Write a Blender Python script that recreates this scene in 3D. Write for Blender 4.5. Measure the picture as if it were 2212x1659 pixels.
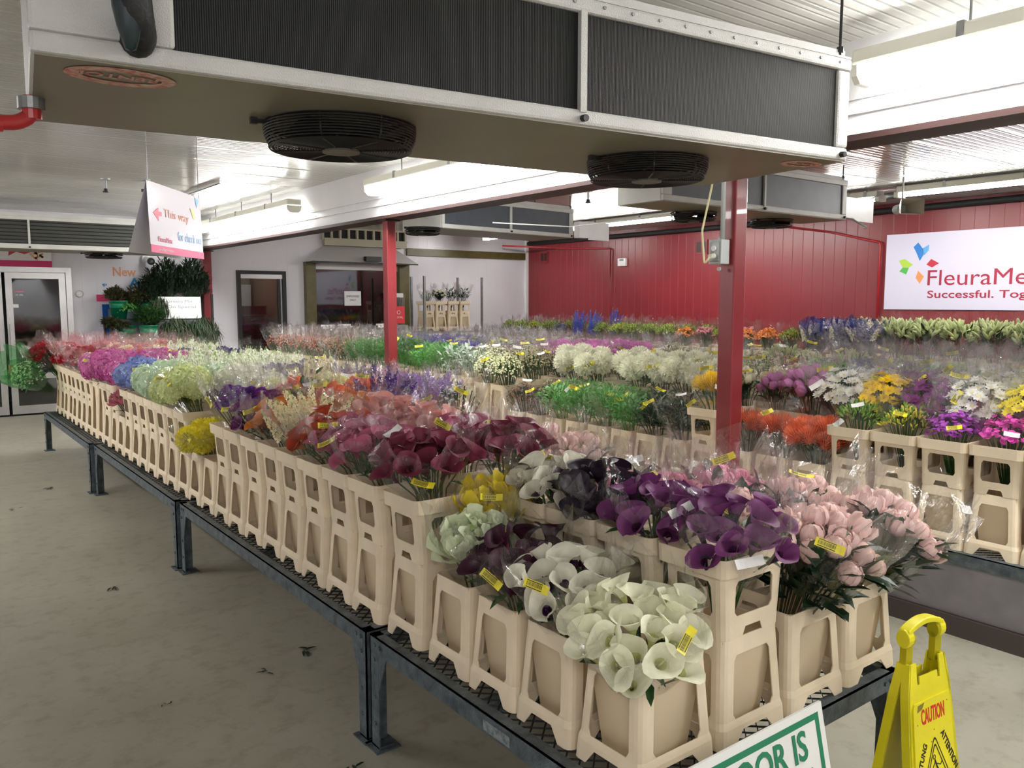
import bpy, bmesh, math, random
from math import sin, cos, pi, radians, sqrt
from mathutils import Vector, Matrix, Euler, noise
from mathutils.geometry import tessellate_polygon
for o in list(bpy.data.objects): bpy.data.objects.remove(o)
SC = bpy.context.scene
COL = SC.collection
RND = random.Random(7)
# ---------------------------------------------------------------- camera
cam = bpy.data.cameras.new('camera'); cam.sensor_fit = 'HORIZONTAL'; cam.sensor_width = 36.0
cam.lens = 36.0 * 1760.0 / 2212.0; cam.clip_start = 0.05; cam.clip_end = 100
camo = bpy.data.objects.new('camera', cam); COL.objects.link(camo)
camo.location = (0, 0, 1.65)
camo.rotation_euler = (radians(90 - 5.8395), 0, radians(-37.2668))
SC.camera = camo
# ---------------------------------------------------------------- world, exposure
W = bpy.data.worlds.new('world'); SC.world = W; W.use_nodes = True
W.node_tree.nodes['Background'].inputs[0].default_value = (0.9, 0.95, 1.0, 1)
W.node_tree.nodes['Background'].inputs[1].default_value = 0.12
SC.view_settings.view_transform = 'Standard'; SC.view_settings.look = 'None'
SC.view_settings.gamma = 1.0; SC.view_settings.use_curve_mapping = False
SC.view_settings.exposure = 1.62
try:
    SC.cycles.transparent_max_bounces = 40
    SC.cycles.max_bounces = 10; SC.cycles.diffuse_bounces = 4; SC.cycles.glossy_bounces = 4; SC.cycles.transmission_bounces = 4
    SC.cycles.sample_clamp_indirect = 4.0
except Exception: pass
TUBE = 30.0      # emission of the fluorescent tubes

# ================================================================ helpers
def lin(c):
    return tuple((x/12.92 if x <= 0.04045 else ((x+0.055)/1.055)**2.4) for x in c)
def hexc(r, g, b): return lin((r/255, g/255, b/255))
MATS = {}
def mat(name, rgb, rough=0.5, metal=0.0, trans=0.0, noise_amt=0.0, noise_scale=8.0, bump=0.0, bump_scale=40.0, rnd=0.0, coat=0.0, spec=0.5, rgb2=None):
    if name in MATS: return MATS[name]
    m = bpy.data.materials.new(name); m.use_nodes = True; MATS[name] = m
    nt = m.node_tree; N = nt.nodes; L = nt.links; b = N['Principled BSDF']
    b.inputs['Base Color'].default_value = (*rgb, 1); b.inputs['Roughness'].default_value = rough
    b.inputs['Metallic'].default_value = metal; b.inputs['Coat Weight'].default_value = coat
    b.inputs['Specular IOR Level'].default_value = spec
    col = None
    tc = N.new('ShaderNodeTexCoord')
    if noise_amt or rgb2:
        n = N.new('ShaderNodeTexNoise'); n.inputs['Scale'].default_value = noise_scale; n.inputs['Detail'].default_value = 4
        L.new(tc.outputs['Object'], n.inputs['Vector'])
        mx = N.new('ShaderNodeMix'); mx.data_type = 'RGBA'
        r2 = rgb2 if rgb2 else tuple(x*(1-noise_amt) for x in rgb)
        mx.inputs[6].default_value = (*rgb, 1); mx.inputs[7].default_value = (*r2, 1)
        mr = N.new('ShaderNodeMapRange'); mr.inputs[1].default_value = 0.35; mr.inputs[2].default_value = 0.7
        L.new(n.outputs['Fac'], mr.inputs[0]); L.new(mr.outputs[0], mx.inputs[0]); col = mx.outputs[2]
    if rnd:
        oi = N.new('ShaderNodeObjectInfo'); hs = N.new('ShaderNodeHueSaturation')
        mr = N.new('ShaderNodeMapRange'); mr.inputs[3].default_value = 1-rnd; mr.inputs[4].default_value = 1+rnd*0.6
        L.new(oi.outputs['Random'], mr.inputs[0]); L.new(mr.outputs[0], hs.inputs['Value'])
        if col: L.new(col, hs.inputs['Color'])
        else: hs.inputs['Color'].default_value = (*rgb, 1)
        col = hs.outputs[0]
    if col: L.new(col, b.inputs['Base Color'])
    if bump:
        n = N.new('ShaderNodeTexNoise'); n.inputs['Scale'].default_value = bump_scale; n.inputs['Detail'].default_value = 3
        L.new(tc.outputs['Object'], n.inputs['Vector'])
        bp = N.new('ShaderNodeBump'); bp.inputs['Strength'].default_value = bump; bp.inputs['Distance'].default_value = 0.01
        L.new(n.outputs['Fac'], bp.inputs['Height']); L.new(bp.outputs[0], b.inputs['Normal'])
    if trans:
        t = N.new('ShaderNodeBsdfTranslucent'); ms = N.new('ShaderNodeMixShader'); ms.inputs[0].default_value = trans
        if col: L.new(col, t.inputs[0])
        else: t.inputs[0].default_value = (*rgb, 1)
        L.new(b.outputs[0], ms.inputs[1]); L.new(t.outputs[0], ms.inputs[2])
        L.new(ms.outputs[0], N['Material Output'].inputs[0])
    return m

def emis(name, rgb, s):
    m = bpy.data.materials.new(name); m.use_nodes = True; nt = m.node_tree
    nt.nodes.remove(nt.nodes['Principled BSDF']); e = nt.nodes.new('ShaderNodeEmission')
    e.inputs[0].default_value = (*rgb, 1); e.inputs[1].default_value = s
    nt.links.new(e.outputs[0], nt.nodes['Material Output'].inputs[0]); return m

class MB:
    """collects geometry for one mesh"""
    def __init__(s): s.v = []; s.f = []; s.m = []
    def add(s, vs, fs, mi=0, M=None):
        k = len(s.v)
        for p in vs:
            p = Vector(p)
            s.v.append(tuple(M @ p) if M else tuple(p))
        for f in fs: s.f.append(tuple(i+k for i in f)); s.m.append(mi)
        return s
    def merge(s, o, M=None, moff=0):
        k = len(s.v)
        for p in o.v: s.v.append(tuple(M @ Vector(p)) if M else p)
        for f, mi in zip(o.f, o.m): s.f.append(tuple(i+k for i in f)); s.m.append(mi+moff)
        return s
    def box(s, a, b, mi=0, M=None):
        x0, y0, z0 = a; x1, y1, z1 = b
        vs = [(x0,y0,z0),(x1,y0,z0),(x1,y1,z0),(x0,y1,z0),(x0,y0,z1),(x1,y0,z1),(x1,y1,z1),(x0,y1,z1)]
        return s.add(vs, [(0,3,2,1),(4,5,6,7),(0,1,5,4),(1,2,6,5),(2,3,7,6),(3,0,4,7)], mi, M)
    def tube(s, pts, r, n=8, mi=0, caps=True, M=None):
        pts = [Vector(p) for p in pts]; rs = r if isinstance(r, (list, tuple)) else [r]*len(pts)
        vs = []; up0 = None
        for i, p in enumerate(pts):
            d = (pts[min(i+1, len(pts)-1)] - pts[max(i-1, 0)]).normalized()
            if up0 is None:
                up0 = Vector((0,0,1)) if abs(d.z) < 0.9 else Vector((1,0,0))
            a = d.cross(up0)
            if a.length < 1e-5: a = d.cross(Vector((0,1,0)))
            a.normalize(); b = d.cross(a).normalized(); up0 = -b if False else up0
            for k in range(n):
                t = 2*pi*k/n; vs.append(p + (a*cos(t) + b*sin(t))*rs[i])
        fs = []
        for i in range(len(pts)-1):
            for k in range(n):
                k2 = (k+1) % n; fs.append((i*n+k, i*n+k2, (i+1)*n+k2, (i+1)*n+k))
        if caps: fs.append(tuple(range(n))[::-1]); fs.append(tuple((len(pts)-1)*n+k for k in range(n)))
        return s.add(vs, fs, mi, M)
    def cyl(s, a, b, r, n=16, mi=0, r2=None, M=None): return s.tube([a, b], [r, r if r2 is None else r2], n, mi, True, M)
    def lathe(s, prof, n=24, mi=0, M=None):
        vs = []; fs = []
        for r, z in prof:
            for k in range(n): t = 2*pi*k/n; vs.append((r*cos(t), r*sin(t), z))
        for i in range(len(prof)-1):
            for k in range(n): k2 = (k+1) % n; fs.append((i*n+k, i*n+k2, (i+1)*n+k2, (i+1)*n+k))
        return s.add(vs, fs, mi, M)
    def torus(s, R, r, z=0, n=32, k=6, mi=0, M=None):
        vs = []; fs = []
        for i in range(n):
            t = 2*pi*i/n
            for j in range(k):
                q = 2*pi*j/k; vs.append(((R+r*cos(q))*cos(t), (R+r*cos(q))*sin(t), z+r*sin(q)))
        for i in range(n):
            for j in range(k):
                i2 = (i+1) % n; j2 = (j+1) % k; fs.append((i*k+j, i2*k+j, i2*k+j2, i*k+j2))
        return s.add(vs, fs, mi, M)
    def plate(s, outer, holes=(), t=0.004, mi=0, M=None):
        """polygon in local xy, thickness t along +z"""
        loops = [[Vector((p[0], p[1], 0)) for p in outer]] + [[Vector((p[0], p[1], 0)) for p in h] for h in holes]
        tris = tessellate_polygon(loops); flat = [p for l in loops for p in l]; n = len(flat)
        vs = [(p.x, p.y, 0) for p in flat] + [(p.x, p.y, t) for p in flat]
        fs = []
        for a, b, c in tris:
            nz = (flat[b]-flat[a]).cross(flat[c]-flat[a]).z
            if nz < 0: b, c = c, b
            fs.append((a, c, b)); fs.append((a+n, b+n, c+n))
        k = 0
        for l in loops:
            m = len(l)
            for i in range(m): j = (i+1) % m; fs.append((k+i, k+j, k+j+n, k+i+n))
            k += m
        return s.add(vs, fs, mi, M)
    def mesh(s, name, mats, smooth=False):
        me = bpy.data.meshes.new(name); me.from_pydata(s.v, [], s.f)
        for m in mats: me.materials.append(m)
        if any(s.m): me.polygons.foreach_set('material_index', s.m)
        if smooth: me.polygons.foreach_set('use_smooth', [True]*len(me.polygons))
        me.update(); return me
    def build(s, name, mats, parent=None, smooth=False, loc=None, rot=None):
        if not isinstance(mats, (list, tuple)): mats = [mats]
        o = bpy.data.objects.new(name, s.mesh(name, mats, smooth)); COL.objects.link(o)
        if parent: o.parent = parent
        if loc is not None: o.location = loc
        if rot is not None: o.rotation_euler = rot
        return o
def fixnormals(o):
    bm = bmesh.new(); bm.from_mesh(o.data); bmesh.ops.recalc_face_normals(bm, faces=bm.faces); bm.to_mesh(o.data); bm.free(); return o
def tag(o, label, cat, group=None):
    o['label'] = label; o['category'] = cat
    if group: o['group'] = group
    return o
def struct(o): o['kind'] = 'structure'; return o
def empty(name, loc=(0,0,0), rz=0, label=None, cat=None, group=None, rot=None):
    o = bpy.data.objects.new(name, None); COL.objects.link(o); o.empty_display_size = 0.05
    o.location = loc; o.rotation_euler = rot if rot else (0, 0, rz)
    if label: tag(o, label, cat, group)
    return o
def put(name, me, parent=None, loc=(0,0,0), rot=(0,0,0), scale=None):
    o = bpy.data.objects.new(name, me); COL.objects.link(o)
    if parent: o.parent = parent
    o.location = loc; o.rotation_euler = rot
    if scale: o.scale = scale if isinstance(scale, (tuple, list)) else (scale,)*3
    return o
def copy_tree(o, parent=None):
    c = o.copy(); COL.objects.link(c); c.parent = parent
    for ch in o.children: copy_tree(ch, c)
    return c
def bevel(o, w=0.004, seg=2):
    m = o.modifiers.new('b', 'BEVEL'); m.width = w; m.segments = seg; m.limit_method = 'ANGLE'; return o
def text(body, m, parent, loc, rot, width=None, size=0.1, name='lettering', bold=0.0, ext=0.0006, height=None, align='LEFT'):
    cu = bpy.data.curves.new(name, 'FONT'); cu.body = body; cu.size = size; cu.offset = bold*size; cu.extrude = ext; cu.align_x = align
    cu.resolution_u = 3
    t = bpy.data.objects.new(name, cu); COL.objects.link(t); bpy.context.view_layer.update()
    dg = bpy.context.evaluated_depsgraph_get(); me = bpy.data.meshes.new_from_object(t.evaluated_get(dg)); me.name = name
    bpy.data.objects.remove(t); me.materials.clear(); me.materials.append(m)
    xs = [v.co.x for v in me.vertices]; ys = [v.co.y for v in me.vertices]
    sx = width/(max(xs)-min(xs)) if width else 1; sy = height/(max(ys)-min(ys)) if height else sx
    x0 = min(xs) if align == 'LEFT' else (max(xs)+min(xs))/2
    y0 = min(ys)
    for v in me.vertices: v.co.x = (v.co.x-x0)*sx; v.co.y = (v.co.y-y0)*sy
    o = bpy.data.objects.new(name, me); COL.objects.link(o)
    if parent: o.parent = parent
    o.location = loc; o.rotation_euler = rot; return o
def rrect(x0, y0, x1, y1, r, n=4):
    out = []
    for cx, cy, a in ((x1-r, y0+r, -90), (x1-r, y1-r, 0), (x0+r, y1-r, 90), (x0+r, y0+r, 180)):
        for i in range(n+1): t = radians(a+90*i/n); out.append((cx+r*cos(t), cy+r*sin(t)))
    return out

# ================================================================ materials of the room
def groove_mat(name, rgb, axis, pitch, width, rough, depth, dirt=0.1, pitch2=None, spec=0.5, dirt_rgb=None, wav=0.0):
    m = bpy.data.materials.new(name); m.use_nodes = True; nt = m.node_tree; N = nt.nodes; L = nt.links; b = N['Principled BSDF']
    g = N.new('ShaderNodeNewGeometry'); sp = N.new('ShaderNodeSeparateXYZ'); L.new(g.outputs['Position'], sp.inputs[0])
    def ramp(p, w):
        d = N.new('ShaderNodeMath'); d.operation = 'DIVIDE'; L.new(sp.outputs[axis], d.inputs[0]); d.inputs[1].default_value = p
        f = N.new('ShaderNodeMath'); f.operation = 'FRACT'; L.new(d.outputs[0], f.inputs[0])
        s = N.new('ShaderNodeMath'); s.operation = 'SUBTRACT'; L.new(f.outputs[0], s.inputs[0]); s.inputs[1].default_value = 0.5
        a = N.new('ShaderNodeMath'); a.operation = 'ABSOLUTE'; L.new(s.outputs[0], a.inputs[0])
        r = N.new('ShaderNodeMapRange'); r.inputs[1].default_value = 0; r.inputs[2].default_value = w/p; L.new(a.outputs[0], r.inputs[0]); return r.outputs[0]
    h = ramp(pitch, width)
    if pitch2:
        h2 = ramp(pitch2, width*2.5); mm = N.new('ShaderNodeMath'); mm.operation = 'MINIMUM'; L.new(h, mm.inputs[0]); L.new(h2, mm.inputs[1]); h = mm.outputs[0]
    n = N.new('ShaderNodeTexNoise'); n.inputs['Scale'].default_value = 1.3; n.inputs['Detail'].default_value = 6; L.new(g.outputs['Position'], n.inputs['Vector'])
    mx = N.new('ShaderNodeMix'); mx.data_type = 'RGBA'; mx.inputs[6].default_value = (*rgb, 1)
    mx.inputs[7].default_value = (*(dirt_rgb or tuple(x*(1-dirt) for x in rgb)), 1)
    mr = N.new('ShaderNodeMapRange'); mr.inputs[1].default_value = 0.45; mr.inputs[2].default_value = 0.75; L.new(n.outputs['Fac'], mr.inputs[0]); L.new(mr.outputs[0], mx.inputs[0])
    L.new(mx.outputs[2], b.inputs['Base Color'])
    b.inputs['Roughness'].default_value = rough; b.inputs['Specular IOR Level'].default_value = spec
    bp = N.new('ShaderNodeBump'); bp.inputs['Strength'].default_value = 1; bp.inputs['Distance'].default_value = depth
    if wav:
        ad = N.new('ShaderNodeMath'); ad.operation = 'MULTIPLY_ADD'; L.new(n.outputs['Fac'], ad.inputs[0]); ad.inputs[1].default_value = wav; L.new(h, ad.inputs[2]); h = ad.outputs[0]
    L.new(h, bp.inputs['Height']); L.new(bp.outputs[0], b.inputs['Normal'])
    return m
M_ceil = groove_mat('ribbed glossy white ceiling panel', hexc(205,205,198), 1, 0.062, 0.011, 0.14, 0.006, 0.12, 0.62, spec=0.8)
M_red = groove_mat('dark red painted wall panel', hexc(124,34,42), 1, 0.17, 0.006, 0.34, 0.0025, 0.12, wav=0.5)
M_white = groove_mat('white wall panel', hexc(224,222,230), 0, 0.2, 0.005, 0.3, 0.0015, 0.07, wav=0.4)
M_bm = mat('glossy white painted beam', hexc(225,225,226), 0.25, noise_amt=0.06, noise_scale=3)
M_redp = mat('red painted steel', hexc(130,42,48), 0.3, noise_amt=0.1, noise_scale=5, coat=0.2)
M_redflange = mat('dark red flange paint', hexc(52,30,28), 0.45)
M_olive = mat('olive painted timber', hexc(92,84,42), 0.4, noise_amt=0.3, noise_scale=9)
M_alu = mat('brushed aluminium', hexc(205,205,205), 0.32, 0.85, noise_amt=0.1)
M_blk = mat('black plastic', hexc(22,22,22), 0.45)
M_blkpipe = mat('black foam pipe insulation', hexc(24,26,26), 0.6, bump=0.4, bump_scale=60)
M_wht = mat('white enamel', hexc(232,232,232), 0.35, noise_amt=0.06)
M_dark = mat('dark interior', hexc(46,44,44), 0.7)
M_galv = mat('galvanised steel', hexc(100,110,116), 0.5, 0.35, rgb2=hexc(62,70,76), noise_scale=22, bump=0.35, bump_scale=120)
M_galv_l = mat('bright galvanised steel', hexc(150,152,152), 0.42, 0.7, noise_amt=0.25, noise_scale=14)
M_mesh = mat('dark steel mesh', hexc(44,46,46), 0.55, 0.5)
# floor
M_floor = bpy.data.materials.new('painted concrete floor'); M_floor.use_nodes = True
nt = M_floor.node_tree; N = nt.nodes; L = nt.links; b = N['Principled BSDF']
g = N.new('ShaderNodeNewGeometry')
n1 = N.new('ShaderNodeTexNoise'); n1.inputs['Scale'].default_value = 1.1; n1.inputs['Detail'].default_value = 8; n1.inputs['Roughness'].default_value = 0.62
n2 = N.new('ShaderNodeTexNoise'); n2.inputs['Scale'].default_value = 9; n2.inputs['Detail'].default_value = 8; n2.inputs['Roughness'].default_value = 0.7
for q in (n1, n2): L.new(g.outputs['Position'], q.inputs['Vector'])
r1 = N.new('ShaderNodeValToRGB'); L.new(n1.outputs['Fac'], r1.inputs[0])
r1.color_ramp.elements[0].position = 0.3; r1.color_ramp.elements[0].color = (*hexc(140,137,122), 1)
r1.color_ramp.elements[1].position = 0.66; r1.color_ramp.elements[1].color = (*hexc(160,157,143), 1)
r2 = N.new('ShaderNodeValToRGB'); L.new(n2.outputs['Fac'], r2.inputs[0])
r2.color_ramp.elements[0].position = 0.28; r2.color_ramp.elements[0].color = (0.62, 0.58, 0.53, 1)
r2.color_ramp.elements[1].position = 0.5; r2.color_ramp.elements[1].color = (1, 1, 1, 1)
mx = N.new('ShaderNodeMix'); mx.data_type = 'RGBA'; mx.blend_type = 'MULTIPLY'; mx.inputs[0].default_value = 0.75
L.new(r1.outputs[0], mx.inputs[6]); L.new(r2.outputs[0], mx.inputs[7]); L.new(mx.outputs[2], b.inputs['Base Color'])
b.inputs['Roughness'].default_value = 0.42
bp = N.new('ShaderNodeBump'); bp.inputs['Strength'].default_value = 0.15; bp.inputs['Distance'].default_value = 0.01
L.new(n1.outputs['Fac'], bp.inputs['Height']); L.new(bp.outputs[0], b.inputs['Normal'])

# ================================================================ room shell
CZ = 2.93
def slab(name, a, b, m): return struct(MB().box(a, b).build(name, m))
slab('floor', (-3.2,-3.2,-0.1), (10.9,13.75,0), M_floor)
slab('ceiling', (-3.2,-3.2,CZ), (10.9,13.75,CZ+0.1), M_ceil)
slab('wall_right', (10.74,-3.2,0), (10.9,13.75,CZ), M_red)
slab('wall_left', (-3.2,-3.2,0), (-3.05,13.75,CZ), M_white)
slab('wall_front', (-3.05,-3.2,0), (10.74,-3.05,CZ), M_white)
# back wall with three openings
w = MB(); Y0, Y1 = 13.6, 13.75
ops = [(-0.55, 2.1, 0.0, 2.05), (4.68, 5.36, 0.0, 2.1), (5.98, 7.55, 0.0, 2.25)]
x = -3.05
for a, b_, z0, z1 in ops:
    w.box((x, Y0, 0), (a, Y1, CZ)); w.box((a, Y0, z1), (b_, Y1, CZ)); x = b_
w.box((x, Y0, 0), (10.74, Y1, CZ))
struct(w.build('wall_back', M_white))
# dark rooms behind the openings
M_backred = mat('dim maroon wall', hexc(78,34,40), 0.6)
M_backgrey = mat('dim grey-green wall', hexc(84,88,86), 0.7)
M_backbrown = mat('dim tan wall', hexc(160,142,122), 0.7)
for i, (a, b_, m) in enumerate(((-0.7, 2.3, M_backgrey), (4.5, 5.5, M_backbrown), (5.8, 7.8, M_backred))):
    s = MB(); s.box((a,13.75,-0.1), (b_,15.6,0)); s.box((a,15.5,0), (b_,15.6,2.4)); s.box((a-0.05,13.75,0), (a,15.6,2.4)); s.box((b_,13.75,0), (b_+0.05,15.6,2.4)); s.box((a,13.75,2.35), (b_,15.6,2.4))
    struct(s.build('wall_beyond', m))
# corner trim where the red and the white walls meet
struct(MB().box((10.68,13.54,0), (10.74,13.6,CZ)).build('trim_1', M_wht))
# small tube added to brighten the room behind the side door
tl = empty('added_tube', (5.0,14.7,2.3), label='added tube light brightening the room behind the glass side door', cat='ceiling light')
MB().cyl((-0.2,0,0),(0.2,0,0),0.015,8).build('tube', emis('added dim tube', (1,0.95,0.85), 14), tl); MB().box((-0.25,-0.04,0.015),(0.25,0.04,0.05)).build('housing', M_wht, tl)
# glass
M_glass = bpy.data.materials.new('door glass'); M_glass.use_nodes = True
nt = M_glass.node_tree; N = nt.nodes; L = nt.links; N.remove(N['Principled BSDF'])
tr = N.new('ShaderNodeBsdfTransparent'); tr.inputs[0].default_value = (0.72,0.74,0.74,1); gl = N.new('ShaderNodeBsdfGlossy'); gl.inputs['Roughness'].default_value = 0.03
fr = N.new('ShaderNodeFresnel'); fr.inputs[0].default_value = 1.5; ms = N.new('ShaderNodeMixShader'); ad = N.new('ShaderNodeMath'); ad.operation = 'ADD'; ad.inputs[1].default_value = 0.05
L.new(fr.outputs[0], ad.inputs[0]); L.new(ad.outputs[0], ms.inputs[0]); L.new(tr.outputs[0], ms.inputs[1]); L.new(gl.outputs[0], ms.inputs[2]); L.new(ms.outputs[0], N['Material Output'].inputs[0])

def frame_mb(x0, x1, z0, z1, wd, y0, y1, bottom=None):
    f = MB(); bt = wd if bottom is None else bottom
    f.box((x0,y0,z0), (x0+wd,y1,z1)); f.box((x1-wd,y0,z0), (x1,y1,z1)); f.box((x0+wd,y0,z1-wd), (x1-wd,y1,z1)); f.box((x0+wd,y0,z0), (x1-wd,y1,z0+bt)); return f
RX = (radians(90), 0, 0)    # lettering on a wall that faces -y
# double entrance doors
d = empty('door_1', (0.77,13.6,0)); struct(d)
def rel(o, p): o.parent = p; o.matrix_parent_inverse = Matrix.Translation(-Vector(p.location)); return o
fr_ = rel(frame_mb(-0.63,2.16,0,2.13,0.075,13.55,13.62, 0.0).build('door_frame', M_alu), d)
for x0, x1 in ((-0.55,1.28),(1.32,2.08)):
    if x0 < 0: x0 = 0.5
    lf = rel(frame_mb(x0,x1,0.02,2.05,0.085,13.58,13.62,0.12).build('door_leaf', M_alu), d)
    pn = rel(MB().box((x0+0.08,13.597,0.13), (x1-0.08,13.603,1.97)).build('pane', M_glass), d)
    mr_ = rel(MB().box((x0+0.08,13.58,0.52),(x1-0.08,13.61,0.60)).build('mid_rail', M_alu), d)
    hx = x1-0.045 if x0 < 1 else x0+0.045
    rel(MB().box((hx-0.018,13.53,0.75),(hx+0.018,13.56,1.32)).box((hx-0.01,13.55,0.8),(hx+0.01,13.585,0.83)).box((hx-0.01,13.55,1.24),(hx+0.01,13.585,1.27)).build('pull_handle', M_alu), d)
lf = rel(frame_mb(-0.55,0.48,0.02,2.05,0.085,13.58,13.62,0.12).build('door_leaf', M_alu), d)
rel(MB().box((-0.47,13.597,0.13), (0.4,13.603,1.97)).build('pane', M_glass), d)
M_orange = mat('orange marker', hexc(215,120,90), 0.5)
M_white_p = mat('white print', hexc(235,235,235), 0.5)
M_magenta = mat('magenta print', hexc(200,42,98), 0.45)
M_pinkpr = mat('pale pink print', hexc(212,120,150), 0.4)
st = tag(MB().box((1.30,13.575,0.62),(1.36,13.579,0.74)).build('sticker', M_orange), 'orange square sticker low on the meeting stile of the glass doors', 'sticker')
st = empty('sticker', (1.55,13.59,1.70), label='white 24 HR sticker on the right-hand glass door', cat='sticker')
MB().box((-0.12,0,0.07),(0.0,0.002,0.09)).build('stripe', M_pinkpr, st)
text('24 HR.', M_white_p, st, (-0.11,-0.001,0.02), RX, width=0.10)
tag(MB().box((1.40,13.570,1.55),(1.47,13.576,1.60)).build('sticker', M_wht), 'small blank white sticker on door stile beside handle', 'sticker')
# banner over the doors
bn = empty('banner', (0.6,13.56,2.13), label='white and magenta flower banner above the entrance doors', cat='banner')
MB().box((-0.9,0,0.0),(1.32,0.012,0.62)).build('panel', M_wht, bn)
MB().box((-0.9,-0.003,0.0),(1.32,0.0,0.09)).build('band', M_magenta, bn)
M_anth = mat('anthurium print red', hexc(205,60,80), 0.5); M_autumn = mat('orange print', hexc(232,170,120), 0.5)
hp = [(0.0,0.0),(0.10,0.06),(0.20,0.03),(0.32,0.08),(0.27,0.2),(0.16,0.28),(0.05,0.26),(0.02,0.14)]
q = MB(); q.plate([(x_+0.78, y_+0.15) for x_, y_ in hp], t=0.002, M=Matrix.Rotation(radians(90),4,'X'))
q.build('flower_print', M_anth, bn, loc=(0,-0.001,0))
q = MB(); rr = random.Random(3)
for i in range(34):
    a = rr.random()*6.28; r_ = 0.10*sqrt(rr.random()); cx_, cz_ = 1.14+r_*cos(a), 0.24+1.2*r_*sin(a)
    q.plate([(cx_+0.018*cos(t*1.256+a), cz_+0.018*sin(t*1.256+a)) for t in range(5)], t=0.001, M=Matrix.Rotation(radians(90),4,'X'))
q.box((1.135,-0.001,0.09),(1.145,0,0.24)); q.build('tree_print', M_autumn, bn, loc=(0,-0.001,0))
# wall lettering
M_blueL = mat('sky blue lettering', hexc(50,150,205), 0.45); M_orL = mat('pale orange lettering', hexc(228,160,120), 0.45)
L1 = text('New', M_orL, None, (2.73,13.594,2.02), RX, width=0.33, height=0.14, bold=0.02, name='wall_lettering'); tag(L1, 'pale orange word New lettered on white wall', 'lettering')
L2 = text('Arrivals', M_blueL, None, (2.95,13.594,1.85), RX, width=0.72, height=0.15, bold=0.02, name='wall_lettering'); tag(L2, 'blue lettering behind the greens, starting with letter A', 'lettering')
lg = MB(); lg.plate([(0,0),(0.05,0.01),(0.03,-0.05)], t=0.002); lg.plate([(0.035,-0.03),(0.07,0.01),(0.07,-0.02)], t=0.002)
tag(lg.build('wall_logo', M_blueL, loc=(2.57,13.594,1.90), rot=RX), 'tiny blue petal logo on wall left of the word New lettering', 'logo')
tag(MB().box((2.49,13.585,1.64),(2.95,13.6,1.74)).build('sign_strip', M_magenta), 'magenta strip sign on white wall behind green buckets', 'sign')
# round door button
rb = empty('door_button', (2.26,13.6,1.75), label='round silver push button on wall beside glass doors', cat='button')
MB().cyl((0,0,0),(0,-0.02,0),0.055,24).build('ring', M_galv_l, rb); MB().cyl((0,-0.02,0),(0,-0.03,0),0.04,24).build('button', M_wht, rb)
# blue easel frame
M_blue = mat('blue plastic frame', hexc(22,86,170), 0.4); M_greyp = mat('grey poster', hexc(120,140,150), 0.4)
ez = empty('easel_sign', (2.68,13.42,0), label='blue framed floor standing poster sign against the white wall', cat='sign', rot=(radians(-4),0,0))
frame_mb(-0.13,0.5,0.05,1.60,0.07,0,0.03).build('frame', M_blue, ez); MB().box((-0.06,0.01,0.12),(0.43,0.02,1.53)).build('poster', M_greyp, ez)
MB().box((-0.02,0.005,1.36),(0.12,0.0099,1.42)).build('print', M_white_p, ez)
# dome camera
cm = empty('security_camera', (3.2,13.6,2.27), label='white wall mounted security camera with black lens above the greens', cat='camera')
MB().cyl((0,0,0.03),(0,-0.08,0.03),0.06,20).build('base', M_wht, cm); MB().cyl((-0.0,-0.06,0.02),(0.03,-0.22,-0.02),0.045,20).build('body', M_wht, cm, smooth=False)
MB().cyl((0.03,-0.215,-0.02),(0.033,-0.24,-0.024),0.055,20).build('lens_ring', M_blk, cm); MB().cyl((0.033,-0.24,-0.024),(0.034,-0.245,-0.025),0.025,16).build('lens', mat('lens glass', hexc(90,95,100), 0.1), cm)
# glazed side door
d2 = empty('door_2', (5.02,13.6,0)); struct(d2)
rel(frame_mb(4.60,5.44,0,2.15,0.06,13.54,13.62,0.0).build('door_frame', M_blk), d2)
rel(MB().box((4.66,13.56,2.02),(5.38,13.6,2.09)).build('header_rail', M_alu), d2)
rel(MB().box((5.30,13.57,0.0),(5.34,13.61,2.02)).build('stile', M_blk), d2)
rel(MB().box((4.68,13.60,0.05),(5.36,13.605,2.02)).build('pane', M_glass), d2)
M_crate = mat('maroon plastic crate', hexc(118,52,44), 0.5)
for i in range(5):
    tag(MB().box((5.0,14.4,0.72+i*0.17),(5.40,14.8,0.87+i*0.17)).box((4.99,14.39,0.85+i*0.17),(5.41,14.81,0.875+i*0.17)).build('crate', M_crate), ['maroon crate behind the glass side door, %s of its stack' % q for q in ('lowest','second from bottom','middle','second from top','topmost')][i], 'crate', 'crates behind glass door')
tag(MB().box((4.95,15.3,1.45),(5.45,15.34,1.95)).build('notice_board', M_wht), 'pale board on far wall seen through the glass side door', 'board')
# strip door with stainless canopy
d3 = empty('door_3', (6.75,13.6,0)); struct(d3)
rel(MB().box((5.92,13.56,2.2),(7.62,13.62,2.29)).build('track_rail', M_wht), d3)
rel(MB().box((6.0,13.597,0.75),(7.54,13.603,2.2)).build('pane', M_glass), d3)
rel(MB().box((5.98,13.57,0.98),(7.56,13.62,1.12)).build('lower_rail', M_alu), d3)
struct(MB().box((5.78,13.48,0),(5.96,13.6,2.31)).build('trim_2', M_olive)); struct(MB().box((7.62,13.48,0),(7.83,13.6,2.33)).build('trim_3', M_olive))
struct(MB().box((7.83,13.55,2.50),(10.66,13.6,2.635)).build('trim_4', M_olive))
cn = empty('door_canopy', (6.78,13.6,2.32), label='stainless steel canopy hood over the sliding back door', cat='canopy')
M_st = mat('stainless sheet', hexc(214,212,212), 0.4, 0.3, bump=0.15, bump_scale=6)
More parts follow.
